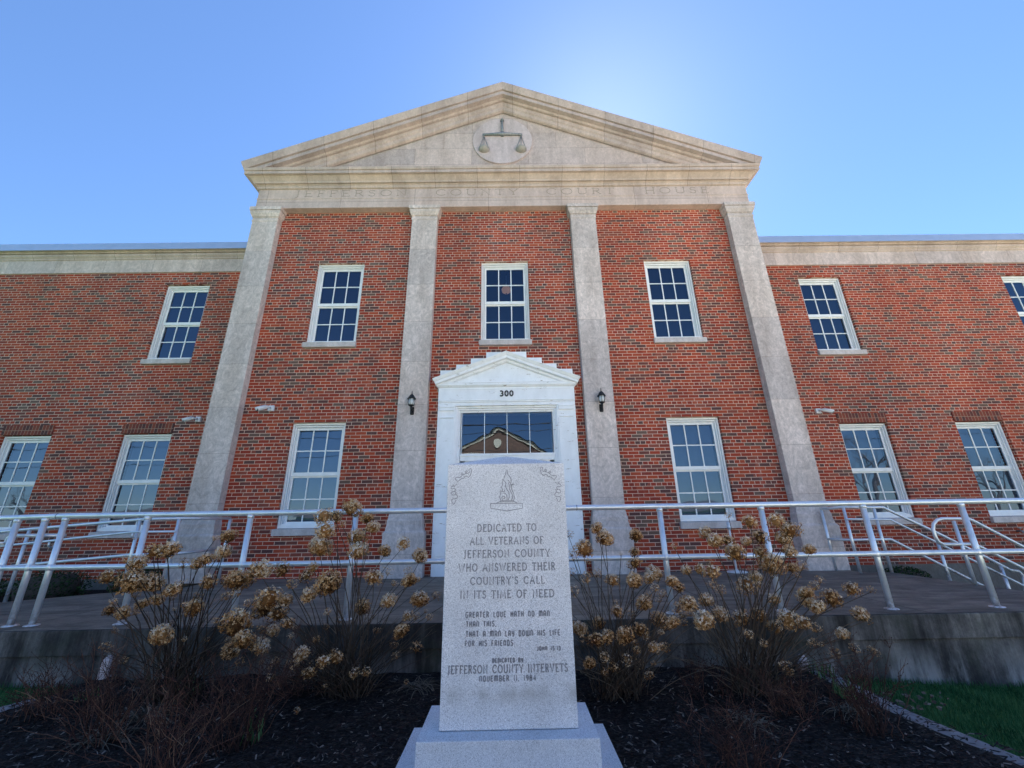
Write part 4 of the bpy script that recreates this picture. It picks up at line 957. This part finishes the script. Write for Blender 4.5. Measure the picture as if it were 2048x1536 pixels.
HM = [head_mesh(i, 330) for i in range(5)]; HS = [head_mesh(20+i, 60) for i in range(3)]
hmesh = []
def head_obj(mbx, parent, loc, r):
    pass
def mesh_of(mb, name, mat):
    me = bpy.data.meshes.new(name); me.from_pydata([tuple(v) for v in mb.v], [], mb.f)
    a = me.attributes.new('tone', 'FLOAT', 'FACE'); a.data.foreach_set('value', mb.t); me.materials.append(mat); return me
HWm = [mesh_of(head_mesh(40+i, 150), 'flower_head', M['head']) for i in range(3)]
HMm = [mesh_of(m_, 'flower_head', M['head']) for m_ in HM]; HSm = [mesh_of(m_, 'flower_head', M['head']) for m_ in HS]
def zA_(x, y, r): return (400+x/4.096, 980+y/4.096, r/4.096)
def zB_(x, y, r): return (x/4.096, 1000+y/4.096, r/4.096)
def zC_(x, y, r): return (1120+x/4.096, 980+y/4.096, r/4.096)
def zD_(x, y, r): return (1500+x/3.693, 1120+y/3.693, r/3.693)
HA = [(1245,150,75),(1020,215,75),(1115,215,55),(1370,230,50),(1420,305,50),(1030,330,75),(990,460,95),(1290,400,75),(1300,500,75),(1515,500,48),(1665,440,55),(1805,540,60),(500,645,80),(675,650,58),(930,635,45),(870,700,55),(1540,670,38),(1425,715,70),(1050,760,92),(1715,740,58),(1710,670,40),(235,380,60),(185,510,60),(50,570,50),(300,745,85),(400,710,70),(65,760,60),(750,770,40),(220,865,35),(890,860,55),(400,920,35),(570,880,85),(520,960,80),(640,1010,70),(700,900,55),(1330,960,60),(1545,910,60),(1800,900,65),(1700,1030,45),(1770,1030,30),(1875,1040,28),(1650,1160,55),(290,1100,100),(360,1230,70),(250,1320,60),(500,1280,60),(720,1090,50),(595,1150,45),(505,1140,35),(130,1070,25),(1450,1150,25),(1140,1060,30),(1035,1120,22),(1590,1270,28),(1780,1290,38),(830,1340,55),(1010,1400,45),(1110,1370,50),(750,1430,35),(615,1400,25),(1265,1500,35),(1360,1490,30),(890,1500,45)]
HB = [(1265,420,65),(1385,410,75),(1130,520,65),(885,625,65),(1070,680,85),(1110,600,50),(1245,680,75),(1110,770,35),(1415,740,55),(1480,680,35),(925,830,28),(1165,855,45),(1290,820,45),(900,905,45),(1010,925,50),(1110,915,30),(1320,1110,75),(1595,885,60),(860,1200,32),(940,1065,22),(1500,530,30),(1620,520,50)]
HC = [(70,360,35),(190,480,80),(300,310,50),(370,400,70),(350,360,50),(620,370,50),(610,510,45),(610,600,55),(610,740,60),(215,720,40),(300,680,38),(430,735,58),(120,830,40),(770,680,60),(735,720,45),(780,800,30),(690,930,60),(720,860,30),(465,995,42),(585,1010,28),(810,900,22),(820,1075,62),(925,1085,50),(320,1090,48),(155,1135,55),(210,1200,35),(300,1225,60),(390,1200,48),(535,1195,65),(660,1145,55),(770,1290,45),(850,1280,35),(370,1370,32),(240,1420,45),(550,1390,35),(660,1430,30),(730,1515,30),
 (1185,350,48),(1270,415,60),(1370,410,58),(1435,515,75),(1555,260,60),(1525,420,42),(1640,385,68),(1770,250,65),(1880,330,78),(1830,400,60),(1880,500,52),(1640,510,50),(1730,610,90),(2040,490,45),(1035,655,42),(1140,650,45),(1240,670,62),(920,750,45),(980,800,45),(1240,780,35),(1310,810,40),(1200,905,55),(1530,780,72),(1600,710,45),(1050,930,65),(960,970,40),(1760,900,50),(2010,880,60),(1180,1070,75),(1320,1020,60),(1485,1050,75),(1630,1020,62),(1870,1060,80),(1760,1130,60),(2000,1090,45),(1540,1180,32),(1850,1440,40),(1900,640,45),(1980,620,40)]
HD = [(605,280,70),(750,215,52),(520,150,28),(470,195,30),(410,240,45),(440,320,45),(500,350,50),(815,400,45),(850,430,30),(680,545,40),(630,690,32),(770,650,28),(480,500,35)]
heads = [zA_(*h) for h in HA]+[zB_(*h) for h in HB]+[zC_(*h) for h in HC]+[zD_(*h) for h in HD]
def bez(a, b_, c_, n=6):
    return [a*(1-t)**2+b_*2*t*(1-t)+c_*t*t for t in [i/n for i in range(n+1)]]
bushes = [((350, 1405), 'dried brown hydrangea left of all others, leaning towards the left railing posts', lambda x: x < 520),
          ((694, 1388), 'dried brown hydrangea fanning out just left of the memorial stone', lambda x: 520 <= x < 1000),
          ((1238, 1392), 'dried brown hydrangea fanning out just right of the memorial stone', lambda x: 1000 <= x < 1362),
          ((1512, 1384), 'dried brown hydrangea at the right end of the bed, beside the right lawn', lambda x: x >= 1362)]
for bi, (bp, lab, sel) in enumerate(bushes):
    base = at(bp[0], bp[1], Z=.06)
    t = thing('hydrangea', lab, 'shrub', base, 'dried hydrangeas in the mulch bed')
    mb = MB(); hs = [h for h in heads if sel(h[0])][:72]; nx_ = len(hs)
    for _ in range(26): q_ = random.choice(hs[:nx_]); hs.append((q_[0]+random.gauss(0, 34), q_[1]+random.gauss(22, 34), rnd(3.5, 8.5)))
    tips = []
    for (px_, py_, rpx) in hs:
        far_ = max(0, min(1, (py_-1000)/400))
        Yh = base.y+rnd(-.42, .28)-.25*far_; Yh = min(Yh, 4.36); Yh = max(Yh, 3.15)
        p = at(px_, py_, Y=Yh); r_ = rpx*Yh/FPX*1.0
        big_ = rpx > 10
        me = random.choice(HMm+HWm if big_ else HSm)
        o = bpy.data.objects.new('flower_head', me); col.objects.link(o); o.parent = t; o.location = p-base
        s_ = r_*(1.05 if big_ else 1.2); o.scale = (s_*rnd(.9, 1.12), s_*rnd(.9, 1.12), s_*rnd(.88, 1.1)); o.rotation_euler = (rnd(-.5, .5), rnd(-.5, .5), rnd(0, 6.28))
        b0 = base+Vector((rnd(-.16, .16), rnd(-.12, .12), -.03)); q = p-Vector((0, 0, r_*.5))
        c_ = b0+Vector(((q.x-b0.x)*rnd(.15, .5), (q.y-b0.y)*.5, (q.z-b0.z)*rnd(.5, .75)))
        pts = bez(b0, c_, q, 7)
        for i_ in range(1, 7): pts[i_] += Vector((rnd(-.012, .012), rnd(-.012, .012), 0))
        mb.tube(pts, [.0052-.0026*i_/7 for i_ in range(8)], 4, False, rnd(.0, .5)); tips.append(pts)
    # bare side twigs
    for i_ in range(78):
        b0 = base+Vector((rnd(-.2, .2), rnd(-.15, .15), -.02)); an = rnd(-1.25, 1.25); L_ = rnd(.3, .85)
        e_ = b0+Vector((math.sin(an)*L_, rnd(-.35, .25), math.cos(an)*L_*.95+.05)); e_.y = min(e_.y, 4.45)
        c_ = b0+(e_-b0)*.5+Vector((-math.sin(an)*.08, rnd(-.05, .05), .10))
        pts = bez(b0, c_, e_, 6)
        for j_ in range(1, 6): pts[j_] += Vector((rnd(-.012, .012), rnd(-.012, .012), rnd(-.006, .006)))
        mb.tube(pts, [.0036-.0026*j_/6 for j_ in range(7)], 4, False, rnd(0, .7))
        for _ in range(random.randint(1, 3)):
            j_ = random.randint(2, 5); s_ = pts[j_]; d = (pts[j_+1 if j_ < 6 else 6]-pts[j_-1]).normalized()+Vector((rnd(-.8, .8), rnd(-.6, .6), rnd(-.1, .5)))
            mb.tube([s_, s_+d.normalized()*rnd(.05, .16)], [.002, .001], 3, False, rnd(.2, 1))
    part('stems', mb, M['stem'], t)

def bare_shrub(bp, label, n, h, spread, mat='redtwig', z=.04, lean=0.0):
    base = at(bp[0], bp[1], Z=z) if len(bp) == 2 else Vector(bp); mb = MB()
    for i_ in range(n):
        an = random.gauss(lean, spread); an2 = rnd(-.7, .6); L_ = h*rnd(.45, 1.12)
        b0 = base+Vector((rnd(-.14, .14), rnd(-.10, .10), -.03)); e_ = b0+Vector((math.sin(an)*L_, math.sin(an2)*L_*.6, math.cos(an)*math.cos(an2*.7)*L_)); e_.y = min(e_.y, 4.45)
        pts = bez(b0, b0+(e_-b0)*.5+Vector((-math.sin(an)*.06+rnd(-.03, .03), 0, .05)), e_, 7)
        for j_ in range(1, 8): pts[j_] += Vector((rnd(-.016, .016), rnd(-.016, .016), rnd(-.006, .006)))
        r0 = rnd(.0022, .0040); tn = rnd(0, .8)
        mb.tube(pts, [r0*(1-.75*j_/7) for j_ in range(8)], 4, False, tn)
        for _ in range(random.randint(3, 7)):
            j_ = random.randint(3, 6); s_ = pts[j_]; d = ((pts[j_+1]-pts[j_-1]).normalized()+Vector((rnd(-1.1, 1.1), rnd(-.9, .9), rnd(-.2, .5)))).normalized()
            e2_ = s_+d*rnd(.04, .16); m_ = (s_+e2_)/2+Vector((rnd(-.014, .014), 0, rnd(-.004, .015)))
            mb.tube([s_, m_, e2_], [.0018, .0013, .0008], 3, False, rnd(.0, .9))
            for q_ in range(random.randint(0, 2)): mb.tube([m_, m_+Vector((rnd(-.06, .06), rnd(-.05, .05), rnd(.0, .06)))], [.0012, .0007], 3, False, rnd(0, .8))
            for c_ in (e2_, m_): mb.add([c_+Vector((0, 0, .005)), c_+Vector((.0045, 0, 0)), c_-Vector((0, 0, .005)), c_-Vector((.0045, 0, 0))], [(0, 1, 2, 3)], rnd(0, .5))
    o = part('bare_shrub', mb, M[mat], loc=base); tag(o, label, 'shrub', 'bare twiggy shrubs in the mulch bed'); return o
bare_shrub((470, 1500), 'bare reddish shrub in the foreground between the left and middle-left hydrangeas', 58, .74, .40)
bare_shrub((190, 1490), 'bare dark shrub in the bottom left corner of the bed', 56, .70, .50)
bare_shrub((330, 1560), 'bare reddish shrub cut by the bottom edge, left of the tall foreground shrub', 44, .58, .45)
bare_shrub((70, 1440), 'small bare shrub beside the left lawn edge', 36, .42, .6)
bare_shrub((590, 1395), 'tangled low bare shrub behind the reddish foreground shrub', 60, .42, .75)
bare_shrub((1755, 1470), 'bare shrub over the edging strip beside the right lawn', 44, .62, .38, lean=.05)
bare_shrub((1420, 1395), 'small bare shrub between the two right hydrangeas', 24, .34, .55)
bare_shrub((1590, 1440), 'low bare shrub in front of the right hydrangea', 40, .40, .7)
bare_shrub((1480, 1570), 'bare shrub cut by the bottom edge right of the memorial stone', 42, .46, .5)

def strands(bp, label, n, L, mat, name, cat, flat=True, z=.07, group=None, wid=.006, rise=.10):
    base = at(bp[0], bp[1], Z=z); mb = MB()
    for i_ in range(n):
        a = rnd(0, 6.28); d = Vector((math.cos(a), math.sin(a)*.75, 0)); L_ = L*rnd(.5, 1.1); b0 = base+Vector((rnd(-.08, .08), rnd(-.08, .08), -.01))
        if flat: pts = bez(b0, b0+d*L_*.5+Vector((0, 0, rnd(.03, rise))), b0+d*L_+Vector((rnd(-.05, .05), rnd(-.05, .05), -.03)), 6)
        else: pts = bez(b0, b0+d*L_*.12+Vector((0, 0, L_*.7)), b0+d*L_*rnd(.2, .6)+Vector((0, 0, L_*.95)), 5)
        t_ = rnd(0, 1); s_ = Vector((-d.y, d.x, 0))
        for j_ in range(len(pts)-1):
            w0 = wid*(1-j_/len(pts))+.0012; w1 = wid*(1-(j_+1)/len(pts))+.0008
            mb.add([pts[j_]-s_*w0, pts[j_]+s_*w0, pts[j_+1]+s_*w1, pts[j_+1]-s_*w1], [(0, 1, 2, 3)], t_)
    o = part(name, mb, M[mat], loc=base); tag(o, label, cat, group); return o
gs = 'dead straw clumps on the mulch'
strands((838, 1372), 'pale dead straw clump on the mulch just left of the memorial stone', 90, .30, 'straw', 'straw_clump', 'dead foliage', group=gs, wid=.004)
strands((300, 1432), 'pale tangled straw clump under the left hydrangea', 120, .36, 'straw', 'straw_clump', 'dead foliage', group=gs, wid=.0035, rise=.16)
strands((200, 1475), 'loose pale straw in the bottom left of the bed', 60, .34, 'straw', 'straw_clump', 'dead foliage', group=gs, wid=.003, rise=.12)
strands((1700, 1420), 'thin straw clump near the right edging strip', 60, .25, 'straw', 'straw_clump', 'dead foliage', group=gs, wid=.003)
strands((1500, 1440), 'dull straw under the right hydrangea', 70, .30, 'straw', 'straw_clump', 'dead foliage', group=gs, wid=.003)
gg = 'green bulb shoots in the bed'
strands((352, 1393), 'fresh green shoots under the left hydrangea', 26, .13, 'shoot', 'green_shoots', 'plant', False, group=gg, wid=.006)
strands((385, 1388), 'second tuft of fresh green shoots, right of the first under the left hydrangea', 20, .12, 'shoot', 'green_shoots', 'plant', False, group=gg, wid=.006)
strands((165, 1400), 'green shoots beside the left lawn edge', 18, .10, 'shoot', 'green_shoots', 'plant', False, group=gg, wid=.006)
strands((1642, 1350), 'green shoots against the right end of the wall, nearest the hydrangea', 26, .12, 'shoot', 'green_shoots', 'plant', False, group=gg, wid=.007)
strands((1697, 1390), 'green shoots on the mulch side of the right edging strip', 36, .14, 'shoot', 'green_shoots', 'plant', False, group=gg, wid=.007)
strands((496, 1478), 'dark bluish shoots at the foot of the reddish foreground shrub', 14, .16, 'shoot', 'green_shoots', 'plant', False, group=gg, wid=.007)

def boxwood(c_, rx, ry, rz, label, n=2600):
    t = thing('boxwood', label, 'shrub', (c_[0], c_[1], c_[2]-rz), 'clipped boxwoods by the wings')
    rs = random.Random(int(c_[0]*100)); mb = MB()
    for i_ in range(n):
        d = Vector((rs.gauss(0, 1), rs.gauss(0, 1), rs.gauss(0, 1))).normalized(); k_ = rs.uniform(.72, 1.03)+.09*noise.noise(d*2.5)
        p = Vector(c_)+Vector((d.x*rx, d.y*ry, d.z*rz))*k_; a = (d+Vector((rs.gauss(0, .7), rs.gauss(0, .7), rs.gauss(0, .7)))).normalized(); u_ = a.orthogonal().normalized()*rs.uniform(.012, .022); w_ = a.cross(u_)*.6
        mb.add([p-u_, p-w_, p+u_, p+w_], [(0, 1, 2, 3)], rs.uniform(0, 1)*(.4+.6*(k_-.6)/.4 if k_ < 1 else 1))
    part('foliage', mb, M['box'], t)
    mb = MB()
    for i_ in range(9): a = rs.uniform(0, 6.28); mb.tube([(c_[0], c_[1], c_[2]-rz), (c_[0]+math.cos(a)*rx*.6, c_[1]+math.sin(a)*ry*.6, c_[2]+rz*.5)], [.012, .005], 5, False)
    mb.lathe([(.001, -rz*.8), (rx*.62, -rz*.6), (rx*.68, 0), (rx*.5, rz*.5), (.001, rz*.66)], c_, 12); part('branches', mb, M['bark'], t)
b1 = at(100, 1168, Y=7.75); boxwood((b1.x, 7.75, .50), .62, .48, .31, 'wider dark clipped boxwood below the left wing windows')
b1 = at(278, 1165, Y=7.75); boxwood((b1.x, 7.75, .52), .40, .40, .32, 'narrower dark boxwood left of the outermost left pilaster')
b1 = at(-60, 1168, Y=7.9); boxwood((b1.x, 7.9, .48), .5, .45, .30, 'dark boxwood cut by the left picture edge')
b1 = at(1812, 1150, Y=8.0); boxwood((b1.x, 8.0, .38), .36, .30, .17, 'low dark boxwood behind the terrace at the right wing', 1500)

# grass
def grass(name, label, xa, xb, ya, yb_, n, ok):
    mb = MB()
    for i_ in range(n):
        x, y = rnd(xa, xb), rnd(ya, yb_)
        if not ok(x, y): continue
        z = gz(x, y)-.035; h = rnd(.03, .075); a = rnd(0, 6.28); d = Vector((math.cos(a), math.sin(a), 0)); s_ = Vector((-d.y, d.x, 0))*.0022; b0 = Vector((x, y, z)); l_ = rnd(.0, .035)
        mb.add([b0-s_, b0+s_, b0+s_*.7+d*l_*.4+Vector((0, 0, h*.6)), b0-s_*.7+d*l_*.4+Vector((0, 0, h*.6))], [(0, 1, 2, 3)], max(0, min(1, .45+.9*noise.noise(Vector((x*3, y*3, 0)))+rnd(-.3, .3))))
        mb.add([b0-s_*.7+d*l_*.4+Vector((0, 0, h*.6)), b0+s_*.7+d*l_*.4+Vector((0, 0, h*.6)), b0+d*l_+Vector((0, 0, h))], [(0, 1, 2)], rnd(.3, 1))
    o = part(name, mb, M['grass']); tag(o, label, 'grass', None, 'stuff')
grass('grass', 'green grass between the right edging strip and the concrete wall', 1.8, 6.2, 1.4, 4.55, 60000, lambda x, y: x > xr_at(max(y, 1.6))+.06)
grass('grass', 'green grass at the left edge in front of the concrete wall', -6.2, -2.8, 2.0, 4.55, 32000, lambda x, y: x < xl_at(y)-.06)
# mulch chips
mb = MB()
for i_ in range(22000):
    y = rnd(1.9, 4.5); x = rnd(max(-5, xl_at(y)), min(4.6, xr_at(y))); z = mz(x, y)+.004
    a = rnd(0, 6.28); d = Vector((math.cos(a), math.sin(a), rnd(-.35, .35))).normalized(); s_ = Vector((-d.y, d.x, rnd(-.5, .5))).normalized()
    l_, w_ = rnd(.008, .030), rnd(.0025, .007); c_ = Vector((x, y, z)); tn = random.random()**2.9
    mb.add([c_-d*l_-s_*w_, c_+d*l_-s_*w_*.6, c_+d*l_*.9+s_*w_, c_-d*l_*.8+s_*w_*.9], [(0, 1, 2, 3)], tn)
tag(part('mulch_chips', mb, M['chip']), 'loose dark bark chips covering the planting bed', 'mulch', None, 'stuff')
# fallen leaves near the right shrub
mb = MB()
for i_ in range(60):
    p = at(rnd(1680, 1900), rnd(1385, 1420), Z=.0); d = Vector((rnd(-1, 1), rnd(-1, 1), rnd(-.4, .4))).normalized()*rnd(.012, .028); s_ = d.orthogonal().normalized()*rnd(.008, .016)
    mb.add([p-d, p-s_, p+d, p+s_], [(0, 1, 2, 3)], rnd(.2, .9))
tag(part('fallen_leaves', mb, M['straw']), 'scattered dry leaves on the grass beside the right edging', 'leaves', None, 'stuff')

# ================================================================== across the street (seen mirrored in the panes)
YG = YD+.16
def mir(px_, py_, Yv, yg=YG): p = at(px_, py_, Y=Yv); return Vector((p.x, 2*yg-p.y, p.z))
siding = plain('brown_shingle', (.16, .095, .07), .9, .25, 6); cream = plain('cream_trim', (.62, .56, .44), .6, .06, 6); pale = plain('pale_siding', (.55, .52, .45), .8, .06, 3)
ap_ = mir(998, 855, 40); le = mir(905, 906, 40); re_ = mir(1093, 902, 40); yh = ap_.y
hs_ = thing('gabled_house', 'brown shingled gable with cream trim mirrored in the transom over the door', 'house', (ap_.x, yh, 0))
mb = MB(); hw_ = abs(re_.x-le.x)/2; ze = (le.z+re_.z)/2
mb.prismY([(ap_.x-hw_, 0), (ap_.x+hw_, 0), (ap_.x+hw_, ze), (ap_.x, ap_.z-.1), (ap_.x-hw_, ze)], yh-9, yh); part('wall', mb, siding, hs_)
mb = MB()
for s in (-1, 1):
    a = Vector((ap_.x, yh+.12, ap_.z)); b_ = Vector((ap_.x+s*(hw_+.4), yh+.12, ze-.25))
    for (o_, w_) in ((0, .16), (-.2, .1)): mb.add([a+Vector((0, 0, o_)), b_+Vector((0, 0, o_)), b_+Vector((0, 0, o_-w_)), a+Vector((0, 0, o_-w_)), a+Vector((0, -.2, o_)), b_+Vector((0, -.2, o_)), b_+Vector((0, -.2, o_-w_)), a+Vector((0, -.2, o_-w_))], [(0, 1, 2, 3), (0, 4, 5, 1), (3, 2, 6, 7), (4, 7, 6, 5)])
mb.box(ap_.x-hw_-.3, ap_.x+hw_+.3, yh, yh+.3, ze-.45, ze-.2); part('trim', mb, cream, hs_)
mb = MB(); v_ = mir(996, 885, 40); mb.prismY([(v_.x+.38*math.cos(t_*math.pi/10), v_.z+.46*math.sin(t_*math.pi/10)) for t_ in range(20)], yh, yh+.1); part('round_vent', mb, cream, hs_)
mb = MB()
for s in (-1, 1): mb.add([(ap_.x, yh+.3, ap_.z+.05), (ap_.x+s*(hw_+.5), yh+.3, ze-.25), (ap_.x+s*(hw_+.5), yh-9.3, ze-.25), (ap_.x, yh-9.3, ap_.z+.05)], [(0, 1, 2, 3)])
part('roof', mb, M['roof'], hs_)
for k_, s in enumerate((-1.2, 1.2)):
    mb = MB(); mb.box(ap_.x+s-.5, ap_.x+s+.5, yh+.0, yh+.05, 3.6, 5.2); part('window', mb, M['dark'], hs_)
def house(cx, y, w, h, rf, mat, label, cat='house'):
    t = thing('house', label, cat, (cx, y, 0)); mb = MB(); mb.box(cx-w/2, cx+w/2, y-8, y, -.1, h); part('wall', mb, mat, t)
    mb = MB(); mb.prismX([(y+.5, h), (y-4, h+rf), (y-8.5, h)], cx-w/2-.4, cx+w/2+.4); part('roof', mb, M['roof'], t)
    for i_ in range(3):
        x = cx-w/2+w*(i_+.5)/3; mb = MB(); mb.box(x-.5, x+.5, y, y+.04, 1.2, 2.7); q = part('window', mb, M['dark'], t)
        mb = MB(); mb.box(x-.6, x+.6, y-.01, y+.03, 1.1, 1.199); mb.box(x-.6, x+.6, y-.01, y+.03, 2.701, 2.8); part('frame', mb, cream, q)
h1 = mir(640, 1010, 42, 8.2); house(-28, -62, 22, 3.0, 1.6, pale, 'pale low house mirrored in the left lower window')
house(38, -60, 22, 3.0, 1.6, pale, 'pale porch house mirrored in the right lower windows')
house(-72, -64, 20, 3.2, 2.0, siding, 'brown house mirrored at the far left')
def tree(x, y, h, label, seed):
    rs = random.Random(seed); t = thing('bare_tree', label, 'tree', (x, y, 0), 'bare trees across the street'); mb = MB(); tw = MB()
    def grow(p, d, L_, r_, dep):
        pts = [p]; q = p
        for i_ in range(3): d = (d+Vector((rs.gauss(0, .10), rs.gauss(0, .10), .04))).normalized(); q = q+d*L_/3; pts.append(q)
        (mb if dep < 3 else tw).tube(pts, [r_, r_*.9, r_*.8, r_*.68], 6 if dep < 3 else 3, False)
        if dep < 6:
            for _ in range(3 if dep in (0, 2, 4) else 2):
                nd = (d+Vector((rs.gauss(0, .55), rs.gauss(0, .55), rs.gauss(.1, .3)))).normalized(); grow(pts[rs.choice((2, 3, 3))], nd, L_*rs.uniform(.62, .82), r_*.6, dep+1)
    grow(Vector((x, y, -.1)), Vector((0, 0, 1)), h*.3, h*.022, 0)
    part('trunk', mb, M['bark'], t); part('crown', tw, M['bark'], t)
q = mir(1752, 1000, 34, 9.0); tree(q.x, q.y, 9.5, 'bare tree mirrored in the first window right of the outer pilaster', 4)
q = mir(1968, 1000, 36, 9.0); tree(q.x, q.y, 7.5, 'bare tree mirrored in the rightmost lower window', 8)
q = mir(60, 1010, 38, 9.0); tree(q.x, q.y, 6.5, 'small bare tree mirrored in the leftmost lower window', 15)
for i_, (zz_, yy_, r_) in enumerate(((7.75, -8.8, .035), (7.25, -8.7, .02), (6.1, -8.6, .02))):
    mb = MB(); mb.tube([(x, yy_, zz_-.5*(1-(x/38)**2)+.02*x) for x in frange(-38, 38, 24)], r_, 6)
    tag(part('overhead_wire', mb, M['black']), ('thick overhead cable crossing the sky in the mirrored street', 'thin overhead wire just below the thick cable, mirrored in the panes', 'lowest overhead wire of the mirrored street')[i_], 'wire')
for s in (-1, 1):
    mb = MB(); mb.tube([(s*38, -8.7, -.1), (s*38, -8.7, 9)], [.16, .11], 10); mb.box(s*38-.9, s*38+.9, -8.78, -8.62, 7.5, 7.62)
    tag(part('utility_pole', mb, M['bark']), 'wooden utility pole at the %s end of the street wires' % ('left' if s < 0 else 'right'), 'pole')
